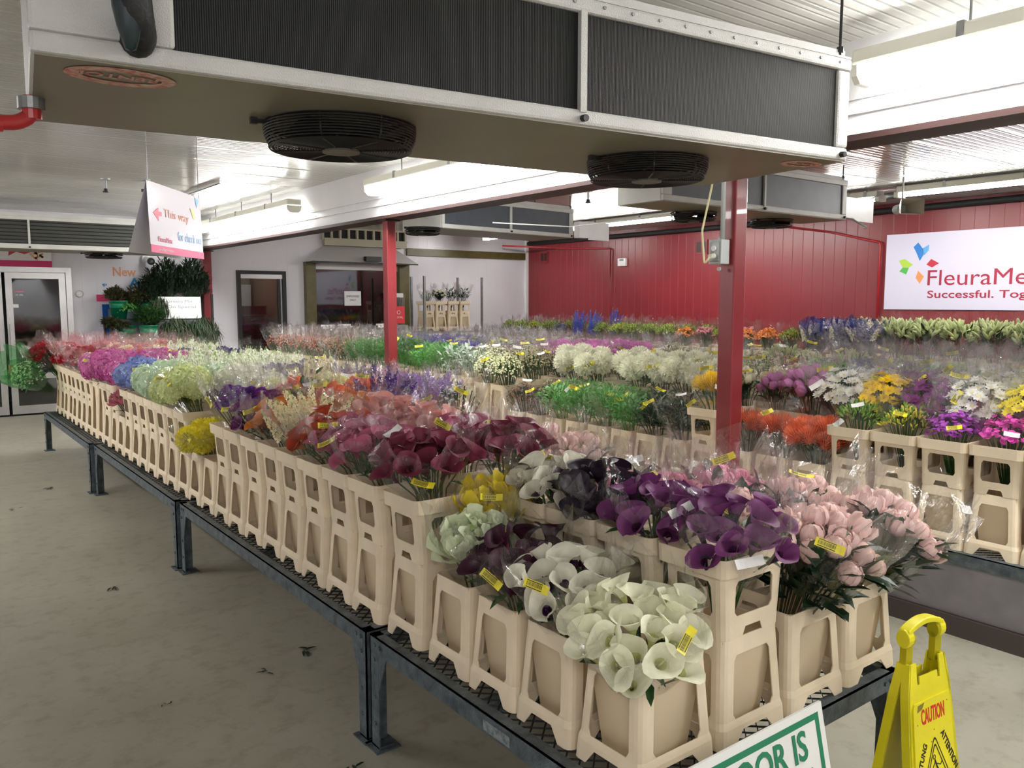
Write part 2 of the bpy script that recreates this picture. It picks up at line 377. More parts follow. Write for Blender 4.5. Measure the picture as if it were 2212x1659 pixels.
v = [(-1.02,-0.42,0),(1.06,-0.42,0),(0.78,-0.03,0.30),(-0.62,-0.03,0.30),(-1.02,0,0),(1.06,0,0),(0.78,0,0.30),(-0.62,0,0.30)]
fixnormals(MB().add(v, [(0,1,2,3),(0,3,7,4),(1,5,6,2),(3,2,6,7),(4,7,6,5),(0,4,5,1)]).build('hood', M_st, cn))
MB().box((-0.02,-0.47,0.02),(0.28,-0.36,0.11)).build('motion_sensor', M_blk, cn)
MB().box((-1.02,-0.43,-0.02),(1.06,-0.40,0.005)).build('drip_edge', M_blk, cn)
vn = empty('wall_grille', (6.85,13.6,2.62), label='cream framed slatted air grille above the door canopy', cat='grille')
M_cream = mat('cream paint', hexc(176,170,148), 0.5)
MB().box((-0.72,-0.14,0.0),(0.92,-0.04,0.12)).build('ledge', M_cream, vn)
MB().box((-0.72,-0.05,0.1),(0.95,-0.02,0.31)).build('dark_backing', M_dark, vn)
q = MB(); q.box((-0.76,-0.12,0.10),(0.95,-0.05,0.13)); q.box((-0.76,-0.12,0.29),(0.95,-0.05,0.31))
for i in range(11): q.box((-0.75+i*0.165,-0.11,0.12),(-0.715+i*0.165,-0.06,0.3))
q.build('slats', M_cream, vn)
en = empty('paper_notice', (6.54,13.585,1.56), label='white EMPLOYEES ONLY paper notice on the back door glass', cat='notice')
MB().box((0,0,0),(0.33,0.003,0.26)).build('sheet', M_wht, en)
M_ink = mat('dark ink', hexc(70,70,80), 0.6)
text('EMPLOYEES', M_ink, en, (0.04,-0.002,0.15), RX, width=0.25, height=0.035); text('ONLY', M_ink, en, (0.105,-0.002,0.085), RX, width=0.12, height=0.032)
tag(MB().box((6.46,13.58,1.08),(6.76,13.59,1.14)).build('sticker', mat('yellow label', hexc(206,196,40), 0.5)), 'yellow safety sticker low on the back door glass', 'sticker')

# ================================================================ red wall things
def yz(P): return P
sg = empty('wall_sign', (10.735,3.9,2.03), label='large white wall sign with petal logo and dark red lettering on the red wall', cat='sign')
# local frame of the sign: x_local runs along -y (to the right in view), y_local up
SR = Euler((radians(90),0,radians(-90))).to_matrix().to_4x4()
def on_red(pts, t=0.003, off=0.0):
    mb = MB(); mb.plate([(3.9-y_, z_-2.03) for y_, z_ in pts], t=t, M=Matrix.Translation((-off-t,0,0)) @ SR @ Matrix.Translation((0,0,-t))); return mb
M_signw = mat('white sign board', hexc(216,212,232), 0.35)
MB().box((-0.02,-1.9,-0.495),(-0.001,1.87,0.495)).build('board', M_signw, sg)
LOGO = [('blue_petal',hexc(40,124,206),[(5.402,2.348),(5.343,2.404),(5.279,2.315),(5.268,2.243),(5.313,2.165),(5.358,2.265)]),
 ('light_blue_petal',hexc(96,170,230),[(5.29,2.321),(5.202,2.369),(5.207,2.293),(5.262,2.236)]),
 ('lime_petal',hexc(172,208,72),[(5.591,2.179),(5.514,2.198),(5.4,2.121),(5.46,2.08),(5.534,2.088)]),
 ('green_petal',hexc(84,180,84),[(5.534,2.086),(5.452,2.078),(5.485,1.995),(5.577,2.038)]),
 ('red_petal',hexc(190,44,64),[(5.224,2.115),(5.166,2.184),(5.065,2.127),(5.152,2.075)]),
 ('orange_petal',hexc(240,150,90),[(5.328,2.04),(5.25,1.962),(5.301,1.869),(5.356,1.947)])]
for nm, c, P in LOGO: on_red(P, 0.002, 0.021).build(nm, mat('print '+nm, c, 0.4), sg)
M_maroon = mat('maroon lettering', hexc(158,30,58), 0.45)
RS = (radians(90), 0, radians(-90))
text('FleuraMetz', M_maroon, sg, (-0.0225, 5.2-3.9, 1.845-2.03), RS, width=1.42, height=0.195, bold=0.0)
text('Successful. Together.', M_maroon, sg, (-0.0225, 5.195-3.9, 1.655-2.03), RS, width=1.62, height=0.125, bold=0.012)
for i, (y_, z_, s_) in enumerate(((13.01,2.535,0.11),(8.93,2.53,0.12))):
    e = empty('wall_vent', (10.74,y_,z_), label=('red painted wall vent nearest the white wall corner','red painted wall vent between the corner and the near column')[i], cat='vent', group=None)
    MB().box((-0.02,-s_,-s_),(0,s_,s_)).build('frame', M_red, e)
    for k in (-1,1): MB().box((-0.024,k*s_*0.48-s_*0.36,-s_*0.7),(-0.018,k*s_*0.48+s_*0.36,s_*0.7)).build('louvre', M_redflange, e)
e = empty('thermostat', (10.74,10.75,2.35), label='small white thermostat box on the red wall', cat='thermostat')
bevel(MB().box((-0.05,-0.1,-0.07),(0,0.1,0.07)).build('case', M_wht, e)); MB().box((-0.053,-0.05,0.02),(-0.049,0.05,0.055)).build('display', mat('grey lcd', hexc(110,120,115),0.3), e)
def pipe(name, pts, r, m, label, cat='pipe', n=10, parent=None):
    # round the corners a little
    P = [Vector(p) for p in pts]; out = [P[0]]
    for i in range(1, len(P)-1):
        a, b_, c = P[i-1], P[i], P[i+1]; k = min(3*r, (a-b_).length*0.4, (c-b_).length*0.4)
        A = b_+(a-b_).normalized()*k; C = b_+(c-b_).normalized()*k
        for t in (0,0.25,0.5,0.75,1): out.append(A.lerp(b_,t).lerp(b_.lerp(C,t),t))
    out.append(P[-1]); o = MB().tube(out, r, n).build(name, m, parent, smooth=True)
    if label: tag(o, label, cat)
    return o
pipe('insulated_pipe', [(10.66,13.45,2.825),(10.66,8.5,2.82),(10.66,3.0,2.86),(10.66,0,2.86)], 0.042, M_blkpipe, 'black insulated pipe running along the top of the red wall')
pipe('insulated_pipe', [(9.3,-1,2.875),(9.35,6.0,2.86),(9.2,11.8,2.87)], 0.04, M_blkpipe, 'black insulated pipe under the ceiling in front of the wall tubes')
M_redpipe = mat('red painted pipe', hexc(160,34,42), 0.35)
pipe('drain_pipe', [(10.1,6.9,2.86),(10.1,6.9,2.68),(10.68,6.6,2.62),(10.7,5.85,2.43),(10.7,5.85,0.9)], 0.016, M_redpipe, 'thin red drain pipe on the red wall left of the big sign')
pipe('drain_pipe', [(9.8,13.2,2.74),(10.69,12.6,2.70),(10.7,11.05,2.61),(10.7,11.05,0.9)], 0.016, M_redpipe, 'thin red drain pipe on the red wall near the white corner')
# ================================================================ beam, columns
bm_ = empty('ceiling_beam', (3.98,6,2.44), label='long white boxed beam with dark red underside running under the ceiling', cat='beam')
MB().box((-0.10,-9,0.03),(0.10,7.6,0.49)).box((-0.115,-9,0.13),(-0.10,7.6,0.145)).box((-0.115,-9,0.2),(-0.10,7.6,0.21)).build('casing', M_bm, bm_)
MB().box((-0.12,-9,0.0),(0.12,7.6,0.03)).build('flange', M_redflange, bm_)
for (x0,y0,s,lb) in ((3.895,3.0,0.107,'near red square column rising from the front flower benches'),(3.92,7.17,0.10,'middle red square column among the flower benches'),(3.98,13.30,0.14,'far red column against the back wall by the greens rack')):
    c = empty('red_column', (x0+s/2,y0+s/2,0), label=lb, cat='column')
    o = MB().box((-s/2,-s/2,0),(s/2,s/2,2.44)).build('post', M_redp, c); bevel(o, 0.008)
    MB().box((-s/2-0.03,-s/2-0.03,2.425),(s/2+0.03,s/2+0.03,2.44)).box((-s/2-0.04,-s/2-0.04,0),(s/2+0.04,s/2+0.04,0.012)).build('cap_plate', M_redflange, c)
# outlet box and conduit on the near column
ob = empty('outlet_box', (3.88,3.07,1.93), label='grey weatherproof outlet box with plug on the near red column', cat='outlet')
M_gbox = mat('grey cast box', hexc(178,184,182), 0.4)
bevel(MB().box((-0.075,-0.045,-0.07),(0,0.045,0.07)).build('box', M_gbox, ob)); 
bevel(MB().box((-0.085,-0.035,-0.055),(-0.075,0.035,0.055)).build('cover', M_galv_l, ob), 0.003)
for z in (-0.025,0.02): MB().cyl((-0.085,0.0,z),(-0.092,0.0,z),0.016,14).build('socket', M_wht, ob)
MB().cyl((-0.09,0,-0.028),(-0.12,0.0,-0.028),0.014,12).build('plug', mat('pale plug', hexc(205,205,180),0.4), ob)
for z in (-0.085,0.085): MB().cyl((-0.03,0.0,z-0.012),(-0.04,0.0,z-0.012),0.012,10).build('lug', M_gbox, ob)
pipe('conduit', [(3.845,3.05,2.0),(3.845,3.05,2.66)], 0.013, M_gbox, 'grey conduit rising from outlet box beside near red column')
pipe('power_cord', [(3.76,3.07,1.9),(3.75,3.10,1.86),(3.76,3.13,2.05),(3.80,3.10,2.3),(3.83,3.08,2.62)], 0.006, mat('cream cord', hexc(215,208,160),0.5), 'cream power cord looping from outlet box up near red column', 'cord')
el = empty('emergency_light', (3.94,2.90,2.52), label='twin round emergency lamp heads at top of near red column', cat='light')
MB().box((-0.09,0.02,0.0),(0.09,0.08,0.09)).build('housing', M_wht, el)
for k in (-1,1):
    h = MB().cyl((k*0.13,0.0,0.0),(k*0.13,-0.06,-0.02),0.03,16,r2=0.045).build('lamp_head', M_wht, el); MB().cyl((k*0.13,-0.061,-0.0202),(k*0.13,-0.065,-0.021),0.036,16).build('lens', M_galv_l, h)
# ================================================================ fluorescent fixtures
M_tube = emis('lit fluorescent tube', (1.0,0.98,0.94), TUBE)
M_fix = mat('fixture housing', hexc(222,220,208), 0.4)
M_lens = emis('lit acrylic lens', (1.0,0.985,0.95), TUBE*0.55)
def fixture(loc, length, label, group=None, rz=0, lens=True, drop=0.10):
    """strip fixture hung under the ceiling: origin at its centre on the ceiling, long axis along y"""
    e = empty('fluorescent_fixture', loc, rz, label, 'ceiling light', group); h = length/2
    o = MB().box((-0.085,-h,-drop-0.07),(0.085,h,-drop)).build('housing', M_fix, e); bevel(o, 0.012)
    if lens:
        q = MB(); pr = [(-0.08,-0.07),(-0.075,-0.12),(-0.045,-0.15),(0.045,-0.15),(0.075,-0.12),(0.08,-0.07)]
        vs = [(x_,y_,z_-drop) for y_ in (-h+0.03,h-0.03) for x_,z_ in pr]; n=len(pr)
        q.add(vs, [(i,i+1,i+1+n,i+n) for i in range(n-1)]+[tuple(range(n)),tuple(range(2*n-1,n-1,-1))]); q.build('lens', M_lens, e)
        for k in (-1,1): q = MB(); q.add([(x_*1.06,k*(h-0.03)+k*dy,z_*1.02-drop) for dy in (0,0.03) for x_,z_ in pr], [(i,i+1,i+1+n,i+n) for i in range(n-1)]+[tuple(range(n)),tuple(range(2*n-1,n-1,-1))]); q.build('end_cap', M_fix, e)
    else:
        for k in (-0.045,0.045): MB().cyl((k,-h+0.03,-drop-0.09),(k,h-0.03,-drop-0.09),0.017,10).build('tube', M_tube, e)
        for k in (-1,1): MB().box((-0.08,k*h-0.025,-drop-0.12),(0.08,k*h+0.025,-drop-0.06)).build('lamp_holder', M_fix, e)
    for k in (-0.6,0,0.6): MB().box((-0.09,k*h-0.015,-drop-0.06),(0.09,k*h+0.015,-drop+0.004)).cyl((0,k*h,-drop),(0,k*h,0),0.006,6).build('hanger_clip', M_galv_l, e)
    return e
fixture((3.74,10.75,CZ), 3.5, 'white strip light on the beam, farthest from the camera', drop=0.13)
fixture((3.74,5.65,CZ), 3.0, 'white strip light on the beam, left of the near cooler\'s right fan', drop=0.13)
fixture((3.72,0.95,CZ), 2.44, 'white strip light on the beam at the upper right corner', drop=0.12)
fixture((3.72,-1.75,CZ), 2.44, 'white strip light on the beam behind the camera', drop=0.12)
for y_,w_ in ((6.2,'between the two nearer columns'),(10.6,'beyond the middle column')):
    fixture((4.24,y_,CZ), 1.3, 'added strip light hidden behind the beam, '+w_, drop=0.13)  # added out of sight to brighten the second bench row and red wall
fixture((9.0,8.6,CZ), 3.2, 'bare tube light by the red wall behind middle cooler', lens=False, drop=0.02)
fixture((9.05,3.45,CZ), 2.6, 'bare tube light by the red wall above the big white sign', lens=False, drop=0.02)
fixture((9.1,5.35,CZ), 0.7, 'short bare tube light at the right end of far cooler', lens=False, drop=0.03)
fixture((9.1,12.2,CZ), 1.2, 'bare tube light near the white and red wall corner', lens=False, drop=0.02)
fixture((9.05,0.2,CZ), 2.6, 'bare tube light by the red wall right of the picture edge', lens=False, drop=0.02)
for y_,w_ in ((-1.9,'behind the camera'),(6.9,'abreast of the third bench'),(10.7,'before the entrance doors')):
    fixture((-1.25,y_,CZ), 2.44, 'added unseen strip light over the open floor, '+w_, drop=0.03)  # added out of view to light the left floor and bucket fronts
# ================================================================ ceiling cooler units
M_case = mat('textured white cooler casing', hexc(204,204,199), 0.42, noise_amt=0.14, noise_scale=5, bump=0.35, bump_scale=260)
M_under = mat('darker cooler underside', hexc(126,121,102), 0.4, noise_amt=0.10, noise_scale=3)  # underside in a darker tan than the casing
M_fin = groove_mat('dark coil fins', hexc(26,28,26), 0, 0.0056, 0.0020, 0.6, 0.0012, 0.4, spec=0.25)
M_finb = mat('dark blue-grey coil', hexc(62,68,78), 0.5, noise_amt=0.2)
M_finh = groove_mat('dark horizontal louvres', hexc(48,50,46), 2, 0.045, 0.006, 0.45, 0.01, 0.2)
def fan_guard(e, x, y, R, detail=True, z=0.0):
    f = empty('fan_guard', (x,y,z)); f.parent = e
    n = 40 if detail else 20; q = MB()
    if detail:
        for k_ in range(9): q.torus(R*(1-0.06*(k_/8)**3),0.0030,-0.004-k_*0.0078,48,5)
        for i in range(19): q.torus(R*(0.935-i*0.037),0.0030,-0.076,44,4)
        for i in range(8):
            a = 2*pi*i/8+0.2; c,s_ = cos(a),sin(a)
            q.tube([(R*c,R*s_,0),(R*0.97*c,R*0.97*s_,-0.055),(R*0.9*c,R*0.9*s_,-0.078),(R*0.25*c,R*0.25*s_,-0.078)], 0.0035, 5)
    else:
        for rr_, zz in ((R,-0.005),(R*0.98,-0.03),(R*0.95,-0.06)): q.torus(rr_,0.005,zz,24,4)
        for i in range(6): q.torus(R*(0.9-i*0.12),0.004,-0.07,24,4)
    q.build('wire_basket', M_blk, f)
    MB().lathe([(R*0.98,-0.012),(R*0.98,0.0)],32).add([(R*0.94*cos(2*pi*k/32),R*0.94*sin(2*pi*k/32),-0.001) for k in range(32)],[tuple(range(32))]).build('throat', M_blk, f)
    b_ = MB()
    for i in range(4):
        a = i*pi/2+0.5; m_ = Matrix.Rotation(a,4,'Z') @ Matrix.Rotation(0.45,4,'X'); b_.box((0.03,-0.05,-0.003),(R*0.86,0.05,0.003),0,Matrix.Translation((0,0,-0.035)) @ m_)
    b_.build('fan_blades', M_blk, f)
    MB().cyl((0,0,-0.085),(0,0,-0.079),R*0.25,24).build('hub_plate', mat('grey hub', hexc(105,104,96),0.5), f)
    q = MB().box((-R-0.04,-0.006,-0.02),(-R+0.01,0.006,-0.008)).box((-R-0.045,-0.009,-0.024),(-R-0.025,0.009,-0.002)); q.build('bracket', M_blk, f)
def cooler(loc, rz, Lx, Dy, H, fans, label, finm, mull, hz=0.05, endw=0.0, detail=False, fanR=0.235):
    """origin: front-left bottom corner, x along the length, y to the back, front face at y=0"""
    e = empty('ceiling_cooler', loc, rz, label, 'air cooler')
    q = MB(); q.box((0,0.03,0.0),(Lx,Dy,H)); q.box((0,0,0),(Lx,0.03,hz)); q.box((0,-0.006,H-0.045),(Lx,0.03,H)); q.box((0,0,hz),(0.035+endw,0.03,H-0.045)); q.box((Lx-0.07,0,hz),(Lx,0.03,H-0.045))
    o = q.build('casing', M_case, e); bevel(o, 0.01 if detail else 0.005)
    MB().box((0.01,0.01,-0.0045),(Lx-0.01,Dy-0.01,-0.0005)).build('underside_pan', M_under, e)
    MB().box((0.03+endw,0.012,hz),(Lx-0.07,0.031,H-0.045)).build('coil', finm, e)
    for mx_ in mull: MB().box((mx_-0.012,-0.006,hz-0.01),(mx_+0.012,0.014,H-0.04)).build('mullion', M_case, e)
    for mx_ in list(mull)+[Lx-0.04]: MB().cyl((mx_,0.0,0.02),(mx_,-0.02,0.018),0.011,10).build('drain_knob', M_blk, e)
    MB().box((-0.0,0.03,H),(Lx,0.055,H+0.04)).box((-0.0,0.0,H),(Lx,0.06,H+0.008)).build('top_flange', M_case, e)
    if detail:
        s_ = MB()
        for i in range(24): s_.cyl((0.1+i*Lx/24.5,-0.006,H-0.02),(0.1+i*Lx/24.5,-0.010,H-0.02),0.006,8)
        s_.build('screws', M_galv_l, e)
    for hx in (0.05,Lx-0.03):
        for hy in (0.03,Dy-0.08): MB().cyl((hx,hy,H-0.03),(hx,hy,CZ-loc[2]-0.001),0.006,6).cyl((hx,hy,H+0.03),(hx,hy,H+0.05),0.014,6).build('hanger_rod', M_blk, e)
    for fx, fy in fans: fan_guard(e, fx, fy, fanR, detail)
    return e
ac = cooler((0.28,2.128,2.2), radians(-6.42), 2.783, 0.80, 0.385, ((0.85,0.40),(2.10,0.40)), 'large near ceiling cooler with dark coil and two black fans', M_fin, (1.50,), 0.048, endw=0.27, detail=True)
# stained end plate on the near cooler's coil face
MB().box((0.035,0.008,0.052),(0.30,0.0295,0.34)).build('end_plate', mat('stained grey end plate', hexc(150,148,132), 0.5, rgb2=hexc(92,84,66), noise_scale=14, bump=0.3, bump_scale=120), ac)
# round maker's plates on the underside
M_oval = mat('faded red print', hexc(186,84,72), 0.5, rgb2=hexc(214,196,176), noise_scale=40)
def oval_badge(x, y, a, b_, scl):
    e = empty('oval_badge', (x,y,-0.006)); e.parent = ac; e.rotation_euler = (pi,0,pi)
    q = MB(); n = 40
    outer = [(a*cos(2*pi*k/n), b_*sin(2*pi*k/n)) for k in range(n)]; inner = [(a*0.74*cos(2*pi*k/n), b_*0.6*sin(2*pi*k/n)) for k in range(n)]
    q.plate(outer, [inner], t=0.001); q.build('ring', M_oval, e)
    text('TRENTON', M_oval, e, (-a*0.93,-b_*0.24,0.0), (0,0,0), width=a*1.86, height=b_*0.46, bold=0.02)
oval_badge(0.195,0.115,0.125,0.085,1); oval_badge(2.66,0.12,0.10,0.06,1)
# insulated suction line in front of the near cooler
hs = pipe('suction_line', [(0.475,2.035,CZ),(0.475,2.03,2.40),(0.48,2.03,2.30),(0.50,2.08,2.255),(0.50,2.13,2.25)], 0.038, M_blkpipe, 'thick black insulated pipe dropping in front of the near cooler coil', n=14)
q = MB().lathe([(0.0,-0.075),(0.012,-0.07),(0.028,-0.02),(0.036,0.02),(0.038,0.07)],16,M=Matrix.Translation((0.47,2.04,2.285))); 
o = q.build('pipe_wrap', mat('shiny dark tape', hexc(28,44,46), 0.2), None, True); o.parent = hs
o = pipe('drain_elbow', [(0.34,2.60,2.2),(0.335,2.60,2.145),(0.30,2.60,2.125),(0.05,2.60,2.115),(-0.6,2.60,2.10)], 0.02, mat('red plastic pipe', hexc(178,44,46), 0.3), 'red plastic drain pipe with elbow under left end of near cooler', n=14)
q = MB().cyl((0.34,2.60,2.196),(0.34,2.60,2.165),0.034,16).build('collar', M_galv_l, o); 
q = MB().cyl((0.34,2.60,2.166),(0.34,2.60,2.14),0.025,14).cyl((0.27,2.60,2.1205),(0.24,2.60,2.1199),0.0225,14).build('coupling', mat('red plastic pipe', hexc(178,44,46), 0.3), o)
# other coolers
cooler((4.78,4.36,2.42), radians(0), 2.55, 0.50, 0.36, ((0.88,0.45),(1.98,0.43)), 'cooler with blue-grey coil beyond near red column', M_finb, (1.27,), 0.045, endw=0.06, fanR=0.2)
cooler((4.72,7.42,2.42), radians(6), 2.05, 0.72, 0.34, ((-0.15,0.15),), 'small cooler beyond the middle red column', M_finb, (1.0,), 0.045, fanR=0.19)
cooler((-0.6,11.9,2.30), radians(0), 4.0, 0.75, 0.40, ((2.98,0.45),(0.9,0.45)), 'far left cooler with dark louvres above entrance doors', M_finh, (2.05,), 0.06, fanR=0.24)
# junction box with cables at cooler ends
for (x,y,z,lb) in ((7.40,4.42,2.52,'white junction box on right end of far right cooler'),(6.86,7.62,2.50,'white junction box on right end of small cooler')):
    e = empty('junction_box', (x,y,z), label=lb, cat='electrical box'); bevel(MB().box((-0.06,-0.05,-0.08),(0.1,0.05,0.12)).build('box', M_wht, e)); MB().box((0.1,-0.04,-0.1),(0.45,-0.035,0.12)).build('side_plate', M_wht, e)
pipe('cable', [(7.45,4.4,2.45),(7.6,4.3,2.36),(7.9,4.5,2.38),(8.1,4.8,2.6),(9.1,5.0,2.86)], 0.008, M_gbox, 'loose grey cable looping from far right cooler end', 'cable')
pipe('cable', [(5.0,6.9,2.45),(5.8,6.6,2.43),(6.4,6.2,2.52),(6.9,5.4,2.66),(6.2,4.0,2.9)], 0.006, M_wht, 'thin white cable strung between coolers under ceiling', 'cable')
hn = empty('horn_speaker', (8.4,4.35,2.60), label='cream horn loudspeaker under the ceiling near the red wall', cat='speaker')
q = MB().add([(-0.12,-0.16,-0.08),(0.12,-0.16,-0.08),(0.12,-0.16,0.08),(-0.12,-0.16,0.08),(-0.03,0.06,-0.03),(0.03,0.06,-0.03),(0.03,0.06,0.03),(-0.03,0.06,0.03)],[(0,1,5,4),(1,2,6,5),(2,3,7,6),(3,0,4,7),(4,5,6,7)]); fixnormals(q.build('horn', mat('cream plastic', hexc(190,182,168),0.4), hn)); hn.rotation_euler = (0,0,radians(-35))
MB().cyl((0,0.05,0),(0,0.16,0),0.05,14).build('driver', M_gbox, hn); MB().cyl((0,0.05,0.03),(0,0.05,0.325),0.01,8).build('bracket', M_gbox, hn)
# ceiling sprinklers
for i,(x,y) in enumerate(((1.9,9.6),(2.25,9.4),(5.9,5.9),(6.6,7.2),(3.2,1.2))):
    e = empty('sprinkler', (x,y,CZ), label=['black ceiling sprinkler, left of the pair by the far cooler','black sensor hanging beside ceiling sprinkler by far cooler','ceiling sprinkler between the two beam strip lights','ceiling sprinkler above the small cooler','ceiling sprinkler in the upper right corner'][i], cat='sprinkler')
    MB().cyl((0,0,0),(0,0,-0.01),0.05,16).cyl((0,0,-0.01),(0,0,-0.10),0.012,10).build('pipe', M_galv_l, e); MB().cyl((0,0,-0.10),(0,0,-0.13),0.02 if i!=1 else 0.045,12).cyl((0,0,-0.125),(0,0,-0.14),0.03,12).build('head', M_blk, e)
tag(MB().box((2.9,9.0,2.90),(2.906,11.9,CZ-0.001)).box((2.9,9.0,2.90),(2.92,11.9,2.906)).build('cable_duct', M_wht), 'thin white duct strip along ceiling towards far cooler', 'duct')
# hanging two-sided sign
M_pvc = mat('white sign plastic', hexc(226,222,232), 0.18)
hg = empty('hanging_sign', (1.41,5.87,1.975), radians(53.7), 'white two-sided This way for check out sign hanging from the ceiling', 'sign')
def sheet(off, tilt, bow, name):
    vs=[]; fs=[]; nx=8; nz=12
    for i in range(nz+1):
        for j in range(nx+1):
            t=i/nz; s_=j/nx; vs.append((0.98*s_, -off*(1-t)-bow*sin(pi*t), t*0.475))
    for i in range(nz):
        for j in range(nx): a=i*(nx+1)+j; fs.append((a,a+1,a+nx+2,a+nx+1))
    return MB().add(vs,fs).build(name, M_pvc, hg, True)
sheet(0.012,0,0.0,'front_sheet'); sheet(-0.14,0,0.0,'back_sheet')
def hx(z): return -0.012*(1-z/0.475)-0.0025
M_pink = mat('pink print', hexc(216,110,146), 0.3)
MB().box((0,hx(0)-0.001,0),(0.98,hx(0)+0.0015,0.052)).build('pink_band', M_pink, hg)
text('This way', mat('washed-out orange print', hexc(232,160,140),0.3), hg, (0.25,hx(0.25),0.24), RX, width=0.46, height=0.075)  # lamp glare on the sign is put into these pale lettering colours
text('for check out', mat('washed-out blue print', hexc(150,190,226),0.3), hg, (0.48,hx(0.1),0.11), RX, width=0.48, height=0.065)
text('FleuraMetz', mat('print maroon', hexc(200,90,110),0.3), hg, (0.13,hx(0.07),0.08), RX, width=0.24, height=0.035)
text('www.fleurametz.com', M_white_p, hg, (0.12,hx(0)-0.002,0.018), RX, width=0.26, height=0.018)
RXM = Matrix.Rotation(radians(90),4,'X')
q = MB(); q.plate([(0.07,0.27),(0.16,0.31),(0.16,0.285),(0.215,0.285),(0.215,0.255),(0.16,0.255),(0.16,0.22)], t=0.001, M=Matrix.Translation((0,hx(0.3),0)) @ RXM); q.build('arrow', mat('print red arrow', hexc(216,100,124),0.3), hg)
q = MB(); q.plate([(0.86,0.465),(0.94,0.45),(0.89,0.385)], t=0.001, M=Matrix.Translation((0,hx(0.42),0)) @ RXM); q.build('blue_petal', mat('print pale blue', hexc(140,190,236),0.3), hg)
q = MB(); q.plate([(0.75,0.37),(0.81,0.37),(0.85,0.31),(0.81,0.29)], t=0.001, M=Matrix.Translation((0,hx(0.33),0)) @ RXM); q.build('lime_petal', mat('print pale lime', hexc(214,224,160),0.3), hg)
for x_ in (0.02,0.95): MB().cyl((x_,0.0,0.47),(x_,0.0,0.953),0.003,5).build('hanging_wire', M_galv_l, hg)
# ================================================================ benches
def bench_mesh_deck(Lx, Ly, name='mesh_deck'):
    q = MB(); px = 0.055; py = 0.026; r = 0.0022
    nx = int(Lx/px); ny = int(Ly/py)
    for j in range(ny):
        y0 = j*py
        for i in range(nx*2):
            sg_ = 1 if j % 2 else -1
            a = (i*px/2, y0+(py/2 if (i % 2) else -py/2)*0.92*sg_+py/2, 0); b_ = ((i+1)*px/2, y0+(-py/2 if (i % 2) else py/2)*0.92*sg_+py/2, 0)
            d = Vector(b_)-Vector(a); n_ = Vector((-d.y, d.x, 0)).normalized()*r; u = Vector((0,0,0.002))
            A = Vector(a); B = Vector(b_)
            q.add([A-n_-u,B-n_-u,B+n_+u,A+n_+u],[(0,1,2,3)])
    return q.mesh(name, [M_mesh])
def make_leg(parent, x, y, sx, sy):
    """angle leg with gusset and foot plate, at a corner; sx, sy point to the inside of the bench"""
    q = MB(); w_ = 0.062; t = 0.006
    def bx(a,b_): q.box((min(a[0],b_[0]),min(a[1],b_[1]),min(a[2],b_[2])),(max(a[0],b_[0]),max(a[1],b_[1]),max(a[2],b_[2])))
    bx((0,0,0.005),(sx*t,sy*w_,0.37)); bx((0,0,0.005),(sx*w_,sy*t,0.37))
    q.add([(sx*0.001,sy*w_,0.375),(sx*0.001,sy*(w_+0.06),0.375),(sx*0.001,sy*w_,0.23),(sx*t,sy*w_,0.375),(sx*t,sy*(w_+0.06),0.375),(sx*t,sy*w_,0.23)],[(0,1,2),(3,5,4),(0,3,4,1),(1,4,5,2),(2,5,3,0)])
    for z in (0.10,0.2,0.345): q.cyl((sx*0.0,sy*0.035,z),(-sx*0.006,sy*0.035,z),0.008,8)
    l = q.build('leg', M_galv, parent, loc=(x,y,0))
    MB().box((-0.05,-0.05,0),(0.05,0.05,0.006)).box((-0.03,-0.03,0.006),(0.03,0.03,0.012)).build('foot_plate', M_galv, l, loc=(sx*0.03,sy*0.03,0))
    return l
DECKS = {}
def make_bench(x, y, Lx, Ly, label, group=None):
    e = empty('display_bench', (x,y,0), label=label, cat='bench', group=group); t = 0.005; h = 0.43; rh = 0.062
    for nm, a, b_, f in (('rail',(0,0),(Lx,0),(0,1)),('rail',(0,Ly),(Lx,Ly),(0,-1)),('rail',(0,0),(0,Ly),(1,0)),('rail',(Lx,0),(Lx,Ly),(-1,0))):
        q = MB()
        def bx(p, r_): q.box((min(p[0],r_[0]),min(p[1],r_[1]),min(p[2],r_[2])),(max(p[0],r_[0]),max(p[1],r_[1]),max(p[2],r_[2])))
        bx((a[0],a[1],h-rh),(b_[0]+f[0]*t,b_[1]+f[1]*t,h)); bx((a[0],a[1],h-t),(b_[0]+f[0]*0.04,b_[1]+f[1]*0.04,h))
        if f[0]:
            for k in (0.04,0.075,Ly-0.075,Ly-0.04): q.cyl((a[0],k,h-0.03),(a[0]-f[0]*0.006,k,h-0.03),0.0085,8)
        else:
            for k in (0.04,0.075,Lx-0.075,Lx-0.04): q.cyl((k,a[1],h-0.03),(k,a[1]-f[1]*0.006,h-0.03),0.0085,8)
        q.build('rail', M_galv, e)
    for sx, sy in ((1,1),(1,-1),(-1,1),(-1,-1)): make_leg(e, 0 if sx > 0 else Lx, 0 if sy > 0 else Ly, sx, sy)
    k = (round(Lx,2), round(Ly,2))
    if k not in DECKS: DECKS[k] = bench_mesh_deck(Lx-0.02, Ly-0.03)
    put('mesh_deck', DECKS[k], e, (0.01,0.01,h-0.0055))
    MB().box((0.04,Ly/2-0.02,h-0.05),(Lx-0.04,Ly/2+0.02,h-0.008)).build('cross_brace', M_galv, e)
    return e
BX = 1.335
b0 = make_bench(BX,1.295,1.265,1.325,'short galvanised bench nearest the camera, white callas on it')
q = MB().box((-0.0015,0,0),(0,0.13,0.032)).build('maker_plate', mat('scuffed silver label', hexc(140,148,150),0.4,rgb2=hexc(80,88,92),noise_scale=60), b0, loc=(-0.0005,0.47,0.377))
make_bench(BX-0.005,2.645,1.265,2.44,'galvanised bench directly behind the short front bench, by the open floor')
